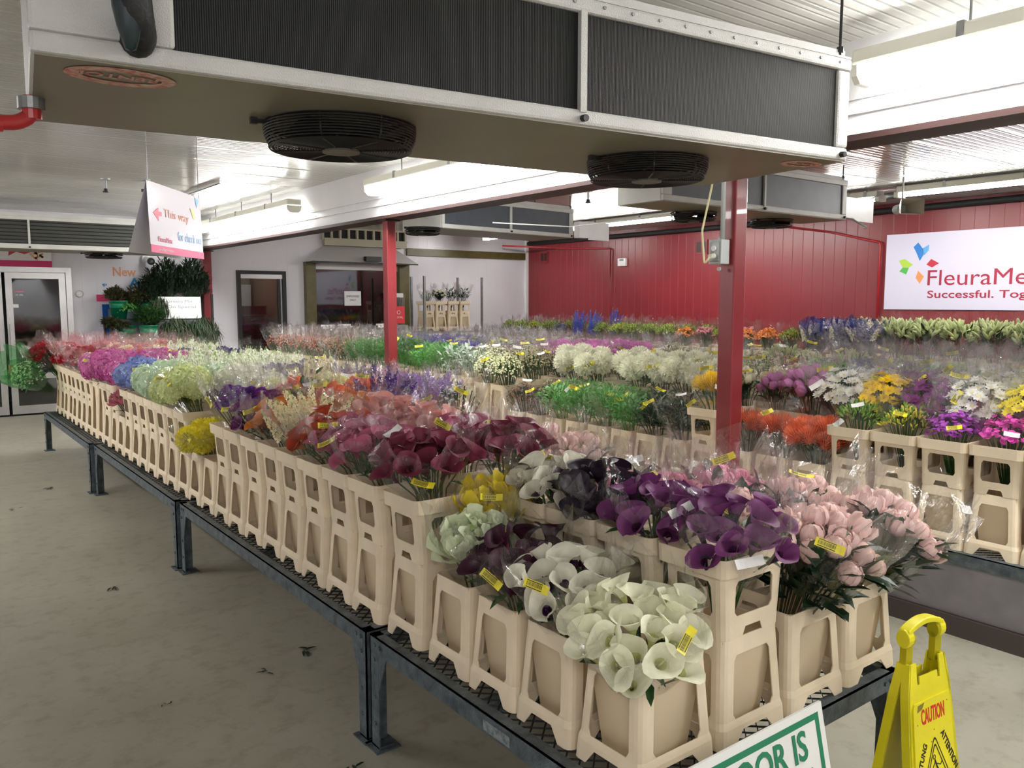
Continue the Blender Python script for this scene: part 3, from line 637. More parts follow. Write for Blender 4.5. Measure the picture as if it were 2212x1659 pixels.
make_bench(BX-0.02,5.13,1.265,2.48,'galvanised bench by the open floor, second from the entrance doors')
make_bench(BX-0.05,7.66,1.265,2.55,'galvanised bench nearest the entrance doors, pink hydrangeas on it')
B2X = 4.06
for i,(y,Ly,n) in enumerate(((0.2,2.44,'at the right edge under the magenta freesias'),(2.68,2.44,'beyond near red column under orange pincushions'),(5.16,2.44,'beyond the middle column, under gypsophila'),(7.64,2.44,'of the column row, last but one towards the back door'),(10.12,1.3,'of the column row, nearest the back door'))):
    make_bench(B2X,y,1.265,Ly,'galvanised bench '+n)
for i,(y,Ly) in enumerate(((2.2,2.44),(4.68,2.44),(7.16,2.44),(9.64,2.6))):
    make_bench(6.74,y,1.265,Ly,'hidden galvanised bench of the third row from the open floor','benches',) if False else make_bench(6.74,y,1.265,Ly,'galvanised bench in the row between the columns and the red wall','benches of the third row')
for i,(y,Ly) in enumerate(((3.0,2.44),(5.48,2.44),(7.96,2.44),(10.44,2.6))):
    make_bench(9.5,y,1.16,Ly,'galvanised bench along the foot of the red wall','benches along the red wall')
# pale boards standing under the right bench edge
tag(MB().box((4.12,0.3,0.19),(4.14,2.4,0.362)).box((4.12,0.3,0.0),(4.6,2.4,0.19)).build('storage_board', mat('pale grey board', hexc(150,146,150),0.5,noise_amt=0.2), loc=(0,0,0)), 'pale grey board standing under the right-hand bench edge', 'board')
tag(MB().box((4.09,0.25,0.0),(4.115,2.42,0.10)).build('dark_band', mat('dark brown band', hexc(70,60,56),0.6)), 'dark band low in front of the pale board at right', 'plank')  # dark brown band along the foot of the pale board
# ================================================================ buckets
M_bkt = mat('cream plastic bucket', hexc(246,229,200), 0.42, trans=0.12, rnd=0.06, bump=0.06, bump_scale=90, noise_amt=0.10, noise_scale=11)
M_bin = mat('inner bucket plastic', hexc(238,218,184), 0.5, trans=0.25, rnd=0.05)
def shell(Wb, Db, Wt, Dt, lv, win, notch, R=0.022, t=0.0035, colfr=(0.30,0.62), ledge=None):
    """four-sided tapered frame. lv = z levels; win=(z0,z1,half fraction at bottom, at top, chamfer); notch=(z1, half fr bottom, half fr top) or slot"""
    z0, z1, wb, wt, ch = win; nz, nb, nt_ = notch; Hh = lv[-1]
    levels = sorted(set(list(lv)+[0,nz,z0,z0+ch,z1-ch,z1]))
    q = MB(); rings = []
    def wfr(z):
        if z <= nz: return nb+(nt_-nb)*z/max(nz,1e-6)
        if z < z0: return nt_+(wb-nt_)*(z-nz)/(z0-nz)
        if z > z1: return wt
        return wb+(wt-wb)*(z-z0)/(z1-z0)
    rows = []
    for z in levels:
        k = z/Hh; w_ = (Wb+(Wt-Wb)*k)/2; d_ = (Db+(Dt-Db)*k)/2
        off = ledge(z) if ledge else 0; w_ += off; d_ += off
        pts = []
        for side in range(4):
            hw, hd = (w_, d_) if side % 2 == 0 else (d_, w_)
            fl = hw-R; fr_ = wfr(z)*hw; fr_ = min(fr_, fl*0.96); f2 = fr_*0.86
            loc_ = [(-fl,-hd),(-fr_,-hd),(-f2,-hd),(f2,-hd),(fr_,-hd),(fl,-hd)]
            a = radians(-60); 
            for ang in (-60,-30): loc_.append((fl+R*cos(radians(ang)), -hd+R+R*sin(radians(ang))))
            c, s_ = cos(side*pi/2), sin(side*pi/2)
            pts += [(x_*c-y_*s_, x_*s_+y_*c, z) for x_, y_ in loc_]
        rows.append(pts)
    n = len(rows[0]); vs = [p for r_ in rows for p in r_]; fs = []
    for i in range(len(levels)-1):
        za, zb = levels[i], levels[i+1]; zm = (za+zb)/2
        for k in range(n):
            k2 = (k+1) % n; c_ = k % 8
            a, b_, c, d_ = i*n+k, i*n+k2, (i+1)*n+k2, (i+1)*n+k
            if zm < nz and c_ in (1,2,3): continue
            if z0 < zm < z1:
                if c_ == 2: continue
                if c_ in (1,3):
                    if zm < z0+ch: fs.append((a,b_,d_) if c_ == 1 else (a,b_,c)); continue
                    if zm > z1-ch: fs.append((a,c,d_) if c_ == 1 else (b_,c,d_)); continue
                    continue
            fs.append((a,b_,c,d_))
    q.add(vs, fs)
    me = q.mesh('tmp', [M_bkt]); bm = bmesh.new(); bm.from_mesh(me)
    loose = [v for v in bm.verts if not v.link_faces]; bmesh.ops.delete(bm, geom=loose, context='VERTS')
    bmesh.ops.recalc_face_normals(bm, faces=bm.faces); bmesh.ops.solidify(bm, geom=bm.faces, thickness=t)
    bm.to_mesh(me); bm.free()
    o = MB(); o.v = [tuple(v.co) for v in me.vertices]; o.f = [tuple(p.vertices) for p in me.polygons]; o.m = [0]*len(o.f); bpy.data.meshes.remove(me); return o
def ring_rect(q, W1, D1, W2, D2, z0, z1, mi=0):
    vs = [(-W1/2,-D1/2,z0),(W1/2,-D1/2,z0),(W1/2,D1/2,z0),(-W1/2,D1/2,z0),(-W2/2,-D2/2,z1),(W2/2,-D2/2,z1),(W2/2,D2/2,z1),(-W2/2,D2/2,z1)]
    q.add(vs, [(0,1,5,4),(1,2,6,5),(2,3,7,6),(3,0,4,7)], mi); return q
def bucket_mesh(H, name):
    k = H/0.30
    led = lambda z: 0.004 if z < 0.056*1.01 else 0.0
    q = shell(0.288,0.240,0.246,0.200,[0,0.056,0.0561,H-0.03,H],(0.075,H-0.048,0.66,0.62,0.016),(0.042,0.60,0.36),ledge=led)
    # inner tapered body, open at the top
    ring_rect(q,0.176,0.136,0.236,0.190,0.02,H-0.004,1); q.add([(-0.088,-0.068,0.02),(0.088,-0.068,0.02),(0.088,0.068,0.02),(-0.088,0.068,0.02)],[(0,1,2,3)],1)
    ring_rect(q,0.246,0.200,0.236,0.190,H,H-0.001,0)
    return q.mesh(name, [M_bkt, M_bin])
def collar_mesh():
    H = 0.235
    led = lambda z: (0.016 if z > 0.1825 else (0.004 if z > 0.18 else 0.0))
    q = shell(0.250,0.206,0.285,0.213,[0,0.05,0.18,0.1835,H-0.003,H],(0.062,0.162,0.64,0.60,0.014),(0.026,0.36,0.26),R=0.026,ledge=led)
    # small corner steps
    return q.mesh('collar', [M_bkt])
ME_B = bucket_mesh(0.30,'bucket'); ME_T = bucket_mesh(0.50,'tall_bucket'); ME_C = collar_mesh()
# ================================================================ blooms
def leaf(q, M, L, w_, mi, bend=0.3, fold=0.25):
    vs = [(0,0,0),(w_*0.55,L*0.33,fold*w_*0.5),(w_*0.42,L*0.72,fold*w_*0.5-bend*L*0.2),(0,L,-bend*L*0.55),(-w_*0.42,L*0.72,fold*w_*0.5-bend*L*0.2),(-w_*0.55,L*0.33,fold*w_*0.5),(0,L*0.4,-0.0),(0,L*0.75,-bend*L*0.22)]
    q.add(vs, [(0,1,6),(1,2,7,6),(2,3,7),(0,6,5),(6,7,4,5),(7,3,4)], mi, M)
def align(p, d, roll=0.0):
    d = Vector(d).normalized(); return Matrix.Translation(p) @ d.to_track_quat('Z','Y').to_matrix().to_4x4() @ Matrix.Rotation(roll,4,'Z')
def b_calla(r, s=1.0):
    q = MB(); nu = 20; vv = (0,0.12,0.3,0.5,0.68,0.82,0.93,1.0); fl = r.uniform(0.85,1.15); ph = r.random()*6
    for i, v_ in enumerate(vv):
        for k in range(nu+1):
            u = 2*pi*k/nu; tip = max(0, cos(u-pi))**5
            R = 0.0055+0.033*v_**1.9*fl; R *= 1+0.55*tip*v_**2; R *= 1+0.16*(k/nu-0.5)*(0.4+v_)
            if v_ == 1.0: R *= 1.04
            z = 0.088*v_-0.017*max(0,v_-0.75)*4*(v_-0.75)*4*(0.35+0.3*sin(2*u+ph))+0.010*sin(2*u+ph)*v_**2-0.012*(k in (0,nu))*v_-tip*0.008*v_**4
            q.v.append((R*cos(u)*s, R*sin(u)*s, z*s))
    n = nu+1
    for i in range(len(vv)-1):
        for k in range(nu): q.f.append((i*n+k,i*n+k+1,(i+1)*n+k+1,(i+1)*n+k)); q.m.append(1 if i < 3 else 0)
    q.tube([(0,0,0.01*s),(0.002,0,0.06*s)], [0.0045*s,0.002*s], 6, 1)
    return q
def b_peony(r, s=1.0, openn=0.0, layers=3, npet=6, R=0.036):
    q = MB()
    q.lathe([(0.001,-R*0.9),(R*0.6,-R*0.66),(R*0.86,-R*0.2),(R*0.86,R*0.2),(R*0.62,R*0.62),(R*0.3,R*0.82),(0.001,R*0.88)] if openn < 0.6 else [(0.001,-R*0.8),(R*0.62,-R*0.5),(R*0.8,0),(R*0.6,R*0.35),(0.001,R*0.5)], 12, 0)
    for l in range(layers):
        Rl = R*(0.90+0.06*l); n_ = npet
        for k in range(n_):
            a0 = 2*pi*(k+0.5*l)/n_+r.uniform(-0.15,0.15); da = 2*pi/n_*0.74; op = openn*l*0.5+r.uniform(0,0.05)
            top = r.uniform(0.85,1.15)-0.16*l
            vs = []
            for i in range(5):
                ph0 = -1.25+(top*1.25+1.25)*i/4
                for j in (-1,-0.4,0.4,1):
                    ph = ph0-0.3*(abs(j) == 1)*(i/4)**2
                    wd = da*(1-0.12*abs(j))*(0.7+0.3*sin(pi*min(1,(i+0.6)/4.2)))
                    a = a0+j*wd/1.6/max(0.3,cos(ph))*0.72
                    rr_ = Rl*(1+op*(i/4)**2+0.03*(1 if abs(j) == 1 else 0)*(i/4))
                    vs.append((rr_*cos(ph)*cos(a), rr_*cos(ph)*sin(a), rr_*1.0*sin(ph)))
            q.add(vs, [(i*4+j,i*4+j+1,i*4+j+5,i*4+j+4) for i in range(4) for j in range(3)], 0)
    if openn > 0.6: q.add([(0.01*cos(k),0.01*sin(k),0.028) for k in range(6)], [tuple(range(6))], 1)
    for k in range(4): leaf(q, Matrix.Rotation(k*pi/2+0.3,4,'Z') @ Matrix.Translation((0,R*0.3,-R)) @ Matrix.Rotation(0.7,4,'X'), R*1.3, R*0.5, 1, -0.3)
    if s != 1.0: q.v = [(a*s,b_*s,c*s) for a,b_,c in q.v]
    return q
def b_tulip(r, s=1.0): 
    q = b_peony(r, 1.0, 0.1, 2, 3, 0.026); q.v = [(a*s,b_*s,c*1.45*s) for a,b_,c in q.v]; return q
def b_rose(r, s=1.0): return b_peony(r, s, 0.9, 4, 5, 0.026)
def b_ball(r, s=1.0, R=0.078, n=150, fl=0.016, petals=4, cup=0.25):
    """hydrangea / carnation / mum head: florets over a dome"""
    q = MB(); q.lathe([(0.001,-R*0.35),(R*0.75,-R*0.25),(R*0.86,R*0.1),(R*0.6,R*0.58),(0.001,R*0.84)], 12, 0)
    for i in range(n):
        z = 1-1.45*(i+0.5)/n; a = i*2.39996; rr_ = sqrt(max(0,1-z*z)); R_ = R*r.uniform(0.86,1.06)
        d = Vector((rr_*cos(a), rr_*sin(a), z)); M = align(d*R_, d+Vector((r.uniform(-.3,.3),r.uniform(-.3,.3),r.uniform(-.3,.3))), r.random()*6.28)
        for k in range(petals):
            t = 2*pi*k/petals; c, s_ = cos(t), sin(t); f = fl*r.uniform(0.8,1.15); h = fl*cup
            q.add([(0,0,0),(f*(c*0.7-s_*0.5),f*(s_*0.7+c*0.5),h*0.7),(f*c*1.1,f*s_*1.1,h),(f*(c*0.7+s_*0.5),f*(s_*0.7-c*0.5),h*0.7)], [(0,3,2,1)], 0, M)
    if s != 1: q.v = [(a*s,b_*s,c*s) for a,b_,c in q.v]
    return q
def b_mum(r, s=1.0, R=0.08, n=230):
    q = MB(); q.lathe([(0.001,-R*0.5),(R*0.6,-R*0.4),(R*0.74,0),(R*0.5,R*0.5),(0.001,R*0.72)], 12, 0)
    for i in range(n):
        z = 1-1.6*(i+0.5)/n; a = i*2.39996; rr_ = sqrt(max(0,1-z*z)); d = Vector((rr_*cos(a), rr_*sin(a), z)); L = R*r.uniform(0.34,0.46); w_ = 0.0055
        M = align(d*R*0.66, d+Vector((r.uniform(-.25,.25),r.uniform(-.25,.25),r.uniform(-.25,.25))), r.random()*6.28)
        q.add([(-w_,0,0),(w_,0,0),(w_*1.2,0.003,L*0.7),(-w_*1.2,0.003,L*0.7),(0,-0.004,L)], [(0,1,2,3),(3,2,4)], 0, M)
    if s != 1: q.v = [(a*s,b_*s,c*s) for a,b_,c in q.v]
    return q
def b_dahlia(r, s=1.0):
    q = MB()
    for l in range(6):
        n_ = 16-l; el = -0.15+l*0.28; L = 0.052-0.006*l
        for k in range(n_):
            M = Matrix.Rotation(2*pi*k/n_+l*0.3+r.uniform(-.1,.1),4,'Z') @ Matrix.Translation((0,0.004,0.004*l)) @ Matrix.Rotation(el+r.uniform(-.12,.12),4,'X'); leaf(q, M, L*r.uniform(0.85,1.1), 0.013, 0, 0.1, 0.8)
    if s != 1: q.v = [(a*s,b_*s,c*s) for a,b_,c in q.v]
    return q
def b_pin(r, s=1.0, R=0.062, n=150):
    q = MB(); q.lathe([(0.001,-0.03),(0.012,-0.02),(0.018,0.0),(0.001,0.014)], 8, 0)
    for i in range(n):
        z = 1-1.15*(i+0.5)/n; a = i*2.39996; rr_ = sqrt(max(0,1-z*z)); d = Vector((rr_*cos(a), rr_*sin(a), z)); u = Vector((0,0,1))
        p0 = d*0.012; p1 = d*R*0.65; p2 = d*R*0.95+u*0.012; n_ = d.cross(Vector((0,0,1)));
        if n_.length < .01: n_ = Vector((1,0,0))
        n_ = n_.normalized()*0.0013; q.add([p0-n_,p0+n_,p1+n_,p1-n_], [(0,1,2,3)], 1); q.add([p1-n_,p1+n_,p2+n_*1.6,p2-n_*1.6], [(0,1,2,3)], 0)
    if s != 1: q.v = [(a*s,b_*s,c*s) for a,b_,c in q.v]
    return q
def b_daisy(r, s=1.0, R=0.02, n=11):
    q = MB()
    for k in range(n):
        M = Matrix.Rotation(2*pi*k/n,4,'Z') @ Matrix.Rotation(r.uniform(0.1,0.4),4,'X'); q.add([(0,0,0),(R*0.22,R*0.6,0),(0,R,0),(-R*0.22,R*0.6,0)],[(0,1,2,3)],0,M)
    q.add([(R*0.24*cos(k),R*0.24*sin(k),0.004) for k in range(6)],[tuple(range(6))],1); return q
def b_floret(r, R=0.009, n=5):
    q = MB()
    for k in range(n):
        t = 2*pi*k/n; c, s_ = cos(t), sin(t); q.add([(0,0,0),(R*(c*.7-s_*.5),R*(s_*.7+c*.5),R*.3),(R*c,R*s_,R*.25),(R*(c*.7+s_*.5),R*(s_*.7-c*.5),R*.3)],[(0,3,2,1)],0)
    return q
def b_spike(r, L=0.14, n=26, R=0.013, s=1.0):
    """stock / snapdragon / delphinium spike, florets up a stem"""
    q = MB(); q.tube([(0,0,-L*0.2),(0,0,L)],0.0022,4,1)
    for i in range(n):
        t = i/n; a = i*2.4; rr_ = R*(1.15-0.85*t); d = Vector((cos(a),sin(a),0.5)); p = Vector((cos(a)*rr_,sin(a)*rr_,L*t))
        q.merge(b_floret(r, R*(1.1-0.6*t), 4), align(p, d, r.random()*6))
    for i in range(5): q.add([(0.004*cos(i),0.004*sin(i),L+0.004*i),(0.006,0,L+.01+.003*i),(0,0.006,L+.004+.004*i)],[(0,1,2)],1)
    if s != 1: q.v = [(a*s,b_*s,c*s) for a,b_,c in q.v]
    return q
def b_lily(r, s=1.0):
    q = MB()
    for i in range(4):
        a = i*1.7; d = Vector((cos(a)*0.5,sin(a)*0.5,1)); M = align((0,0,0.01*i), d, 0); q.lathe([(0.002,0),(0.009,0.02),(0.012,0.045),(0.008,0.07),(0.001,0.082)],6,0,M)
    return q
CSX, CSY, CSR, FSX, FSY, FSR, FSZ = 2.36, 1.11, -5.0, 1.915, 1.03, 0.0, 0.60
# ================================================================ petals, leaves, sleeves
def film(name, rgb, amt, haze, rough=0.07, hz=(0.9,0.9,0.95)):
    m = bpy.data.materials.new(name); m.use_nodes = True; nt = m.node_tree; N = nt.nodes; L = nt.links; N.remove(N['Principled BSDF'])
    tr = N.new('ShaderNodeBsdfTransparent'); tr.inputs[0].default_value = (*rgb,1)
    gl = N.new('ShaderNodeBsdfGlossy'); gl.inputs['Roughness'].default_value = rough
    df = N.new('ShaderNodeBsdfTranslucent'); df.inputs[0].default_value = (*hz,1)
    d2 = N.new('ShaderNodeBsdfDiffuse'); d2.inputs[0].default_value = (*hz,1)
    lw = N.new('ShaderNodeLayerWeight'); lw.inputs[0].default_value = 0.35
    tc = N.new('ShaderNodeTexCoord'); n = N.new('ShaderNodeTexNoise'); n.inputs['Scale'].default_value = 26; n.inputs['Detail'].default_value = 3; n.inputs['Distortion'].default_value = 1.2
    mp = N.new('ShaderNodeMapping'); mp.inputs['Scale'].default_value = (1,1,0.35); L.new(tc.outputs['Object'], mp.inputs[0]); L.new(mp.outputs[0], n.inputs['Vector'])
    bp = N.new('ShaderNodeBump'); bp.inputs['Strength'].default_value = 0.9; bp.inputs['Distance'].default_value = 0.012; L.new(n.outputs['Fac'], bp.inputs['Height'])
    L.new(bp.outputs[0], gl.inputs['Normal']); L.new(bp.outputs[0], lw.inputs['Normal'])
    a = N.new('ShaderNodeMath'); a.operation = 'MULTIPLY_ADD'; L.new(lw.outputs['Facing'], a.inputs[0]); a.inputs[1].default_value = amt; a.inputs[2].default_value = amt*0.10; a.use_clamp = True
    m1 = N.new('ShaderNodeMixShader'); L.new(a.outputs[0], m1.inputs[0]); L.new(tr.outputs[0], m1.inputs[1]); L.new(gl.outputs[0], m1.inputs[2])
    m3 = N.new('ShaderNodeMixShader'); m3.inputs[0].default_value = 0.5; L.new(df.outputs[0], m3.inputs[1]); L.new(d2.outputs[0], m3.inputs[2])
    hzn = N.new('ShaderNodeMapRange'); hzn.inputs[1].default_value = 0.45; hzn.inputs[2].default_value = 0.8; hzn.inputs[3].default_value = haze*0.6; hzn.inputs[4].default_value = haze*2.2; L.new(n.outputs['Fac'], hzn.inputs[0])
    m2 = N.new('ShaderNodeMixShader'); L.new(hzn.outputs[0], m2.inputs[0]); L.new(m1.outputs[0], m2.inputs[1]); L.new(m3.outputs[0], m2.inputs[2])
    L.new(m2.outputs[0], N['Material Output'].inputs[0]); return m
FILM = {'f': film('thin clear cellophane', (0.999,0.999,0.999), 0.10, 0.001, 0.1), 'n': film('navy printed cellophane', (0.5,0.52,0.75), 0.5, 0.25, 0.1, (0.05,0.06,0.30)), 'c': film('clear cellophane', (0.995,0.995,0.995), 0.36, 0.005, 0.06), 'h': film('misty cellophane', (0.97,0.97,0.975), 0.26, 0.05, 0.12),
 'b': film('blue printed cellophane', (0.9,0.91,0.98), 0.3, 0.03, 0.1, (0.08,0.1,0.42)), 'g': film('green cellophane', (0.45,0.8,0.5), 0.4, 0.14, 0.07, (0.1,0.4,0.15)),
 'p': film('pink printed cellophane', (0.99,0.94,0.95), 0.3, 0.04, 0.08, (0.9,0.45,0.5)), 'k': film('dark cellophane', (0.35,0.33,0.38), 0.4, 0.15, 0.07, (0.1,0.09,0.13))}
M_leaf = mat('dark green leaf', hexc(52,92,44), 0.42, trans=0.25, rnd=0.25, noise_amt=0.35, noise_scale=30)
M_leafd = mat('deep green leaf', hexc(30,58,30), 0.38, trans=0.2, rnd=0.2, noise_amt=0.3, noise_scale=30)
M_leafl = mat('fresh green leaf', hexc(92,158,74), 0.45, trans=0.3, rnd=0.2, noise_amt=0.3, noise_scale=30)
M_leafs = mat('silver green leaf', hexc(158,172,156), 0.5, trans=0.2, rnd=0.15)
M_yel = mat('yellow price label', hexc(236,222,48), 0.4); M_ink2 = mat('black ink', hexc(30,28,20), 0.6); M_wlab = mat('white paper label', hexc(225,225,222), 0.5)
def petal(c): return mat('petal %d %d %d' % c, hexc(*c), 0.5, trans=0.28, rnd=0.09, noise_amt=0.12, noise_scale=40, spec=0.3)
# kind: shape, petal, accent, n, spread, height, leaf type, n leaves, film, words
G_ = (90,130,60)
K = {
'Wcalla':('calla',(246,245,218),(212,218,150),25,.135,.13,'s',26,'c','white calla lily'),
'WPcalla':('calla',(226,222,204),(66,34,66),18,.11,.095,'s',26,'c','purple-throated white calla lily'),
'Kkcalla':('calla',(40,30,42),(30,16,26),17,.12,.095,'s',22,'c','black calla lily'),
'Kcalla':('calla',(62,26,44),(120,40,70),17,.12,.095,'s',22,'c','black and burgundy calla lily'),
'Bcalla':('calla',(118,44,66),(66,20,34),18,.12,.095,'s',22,'c','burgundy calla lily'),
'Mcalla':('calla',(184,100,128),(150,60,90),18,.12,.095,'s',22,'c','mauve pink calla lily'),
'Kcalla2':('calla',(222,158,152),(205,120,110),18,.12,.095,'s',22,'c','salmon pink calla lily'),
'Rcalla':('calla',(172,68,44),(196,120,60),18,.12,.095,'s',22,'c','rust red calla lily'),
'Ocalla':('calla',(208,122,48),(150,66,30),17,.12,.095,'s',22,'c','orange calla lily'),
'Pcalla':('calla',(112,52,104),(60,22,56),18,.12,.095,'s',22,'c','purple calla lily'),
'Pdahlia':('dahlia',(126,40,168),(60,90,50),8,.11,.15,'b',6,'c','violet dahlia'),
'Ymum':('mum',(240,226,62),G_,4,.085,.12,'b',18,'c','yellow chrysanthemum'),
'Ghyd':('ball',(226,236,172),G_,4,.085,.13,'b',18,'c','lime green hydrangea'),
'Mhyd':('ball',(214,234,204),G_,4,.085,.13,'b',18,'c','pale mint hydrangea'),
'Uhyd':('ball',(132,152,214),G_,4,.085,.13,'b',18,'c','pale blue hydrangea'),
'Khyd':('ball',(208,98,168),G_,5,.095,.14,'b',18,'c','pink hydrangea'),
'Whyd':('ball',(240,240,226),G_,4,.085,.13,'b',18,'c','white hydrangea'),
'Rrose':('rose',(168,26,38),G_,13,.11,.16,'b',24,'p','red rose'),
'Krose':('rose',(212,128,142),G_,13,.11,.16,'b',24,'p','dusty pink rose'),
'Grose':('rose2',(230,238,204),(170,196,120),7,.10,.14,'b',18,'c','pale green rose'),
'Yrose':('rose2',(244,220,44),(190,170,60),8,.10,.16,'b',18,'c','yellow rose'),
'Yrose2':('rose',(236,234,170),G_,12,.11,.14,'b',18,'c','pale yellow rose'),
'Orose':('rose',(238,128,90),G_,12,.11,.16,'b',18,'c','coral orange rose'),
'Lcarn':('ballS',(192,132,192),G_,10,.11,.15,'b',18,'c','lilac carnation'),
'Rcarn':('ballS',(208,38,44),G_,10,.11,.15,'b',18,'c','bright red carnation'),
'Pcarn':('ballS',(242,164,134),G_,10,.11,.15,'b',18,'c','peach carnation'),
'Ycarn':('ballS',(240,240,166),G_,10,.11,.15,'b',18,'c','pale lemon carnation'),
'Ycream':('ballS',(242,226,184),G_,10,.11,.16,'b',18,'c','cream carnation'),
'Wstock':('spike',(248,248,230),(160,190,120),26,.125,.11,'n',30,'c','white snapdragon'),
'Cstock':('spike',(240,226,184),(150,180,110),18,.12,.11,'n',26,'c','cream stock'),
'Pstock':('spike',(84,50,128),(50,80,50),18,.12,.11,'b',12,'c','deep purple stock'),
'Kstock':('spike',(214,166,194),(120,150,110),18,.12,.11,'n',26,'c','pale pink stock'),
'Lstock':('spike',(170,134,204),(120,150,110),19,.125,.11,'n',26,'c','lilac stock'),
'Mstock':('spikeT',(150,76,116),(110,140,70),18,.12,.12,'n',30,'c','magenta spiked'),
'Plisi':('rose',(74,50,130),(120,150,100),14,.12,.17,'n',30,'c','dark purple lisianthus'),
'Vlisi':('rose',(84,70,186),(80,100,90),16,.12,.17,'n',14,'f','blue violet lisianthus'),
'Wfill':('tiny',(222,234,200),(140,180,100),150,.13,.18,'n',30,'c','white green filler flower'),
'Bpeony':('peony',(250,218,212),(80,120,60),19,.145,.24,'B',120,'c','blush peony'),
'Kpeony':('peony',(238,160,184),(80,120,60),19,.145,.24,'B',120,'c','pink peony'),
'Wpeony':('peony',(242,240,220),(90,130,70),14,.12,.17,'B',50,'c','white peony'),
'Gleafy':('none',(60,110,50),G_,0,.13,.2,'L',120,'c','dark glossy foliage'),
'Gfern':('none',(80,140,70),G_,0,.13,.2,'F',420,'c','fresh green fern foliage'),
'Gbud':('tiny',(90,130,60),(60,100,40),20,.10,.22,'L',40,'c','green budded foliage'),
'Gfree':('bud',(160,198,96),(110,160,70),26,.11,.18,'n',20,'c','green freesia bud'),
'Yfree':('bud',(238,226,90),(130,170,70),26,.11,.18,'n',20,'c','yellow freesia'),
'Pfree':('fre',(168,70,180),(120,160,80),40,.12,.18,'n',16,'c','purple freesia'),
'Kfree':('fre',(214,76,176),(120,160,80),40,.12,.18,'n',16,'c','magenta freesia'),
'Opin':('pin',(244,132,88),(214,96,60),11,.125,.13,'b',30,'c','orange pincushion protea'),
'Ypin':('pin',(240,204,50),(206,160,40),8,.11,.13,'b',16,'c','yellow pincushion protea'),
'Rberry':('tiny',(104,48,46),(70,50,30),220,.13,.19,'L',34,'c','dark red berry'),
'Gyps':('tiny',(222,226,180),(120,140,80),330,.135,.22,'T',50,'c','pale gypsophila'),
'Dwax':('tiny',(176,166,132),(96,100,60),260,.13,.22,'T',60,'c','brownish wax flower'),
'Gwax':('tiny',(156,186,96),(90,120,60),200,.13,.2,'n',50,'c','yellow green wax flower'),
'Wmum':('mum',(250,249,230),G_,4,.09,.17,'b',14,'c','large white chrysanthemum'),
'Wtulip':('tulip',(240,238,214),G_,13,.11,.17,'B',16,'c','cream tulip'),
'Ktulip':('tulip',(212,140,196),G_,13,.11,.17,'B',16,'c','mauve pink tulip'),
'Gmum':('daisy',(116,196,66),(150,200,70),46,.125,.18,'b',16,'c','lime green button flower'),
'Vstat':('tiny',(104,96,180),(80,110,80),230,.13,.2,'n',26,'f','blue violet statice'),
'Wspray':('daisy',(246,245,238),(228,222,150),74,.13,.18,'b',26,'h','white spray chrysanthemum'),
'Ygerb':('daisy',(250,212,30),(220,170,30),60,.12,.17,'b',24,'h','golden yellow chrysanthemum'),
'Pspray':('daisy',(136,44,130),(110,60,90),60,.12,.17,'b',24,'h','dark purple chrysanthemum'),
'Yspray':('daisy',(246,232,50),(220,190,40),70,.13,.18,'b',26,'h','yellow spray chrysanthemum'),
'Ohyp':('tiny',(186,116,72),(90,110,50),150,.12,.2,'n',60,'c','orange brown berry'),
'Rhyp':('tiny',(196,96,80),(90,110,50),150,.12,.2,'n',60,'c','coral red berry'),
'Silv':('none',(165,180,165),G_,0,.13,.2,'S',90,'c','silver grey foliage'),
'Lheath':('tiny',(182,138,176),(130,100,120),330,.13,.19,'T',30,'c','lilac heather'),
'Kmum':('mum',(226,134,206),G_,5,.10,.17,'b',10,'c','orchid pink chrysanthemum'),
'Osand':('tiny',(208,114,44),(110,110,50),110,.13,.19,'n',70,'c','orange berry and leaf'),
'Osand2':('fre',(226,144,74),(120,150,60),34,.12,.18,'n',40,'c','orange alstroemeria'),
'Gsed':('tiny',(168,190,140),(120,150,100),330,.12,.19,'b',14,'c','sage green sedum'),
'Galst':('bud',(176,196,96),(120,150,60),30,.12,.20,'n',50,'c','green alstroemeria bud'),
'Yalst':('bud',(214,218,100),(130,170,60),30,.12,.20,'n',46,'c','yellow green alstroemeria'),
'Kalst':('fre',(212,150,160),(120,150,60),34,.12,.20,'n',40,'c','pink alstroemeria'),
'Delph':('delph',(62,84,200),(120,150,120),9,.07,.10,'n',30,'c','tall blue delphinium'),
'Glily':('lily',(196,206,150),G_,13,.12,.18,'L',80,'f','closed green lily'),
'Wwrap':('spike',(230,224,196),(196,150,170),20,.12,.12,'b',30,'n','cream and pink snapdragon'),
'Gwrap':('tiny',(206,212,172),(90,120,70),240,.12,.18,'b',40,'g','pale green statice'),
}
BIG = {'calla','peony','tulip','rose','rose2','ball','ballS','mum','dahlia','pin','delph'}
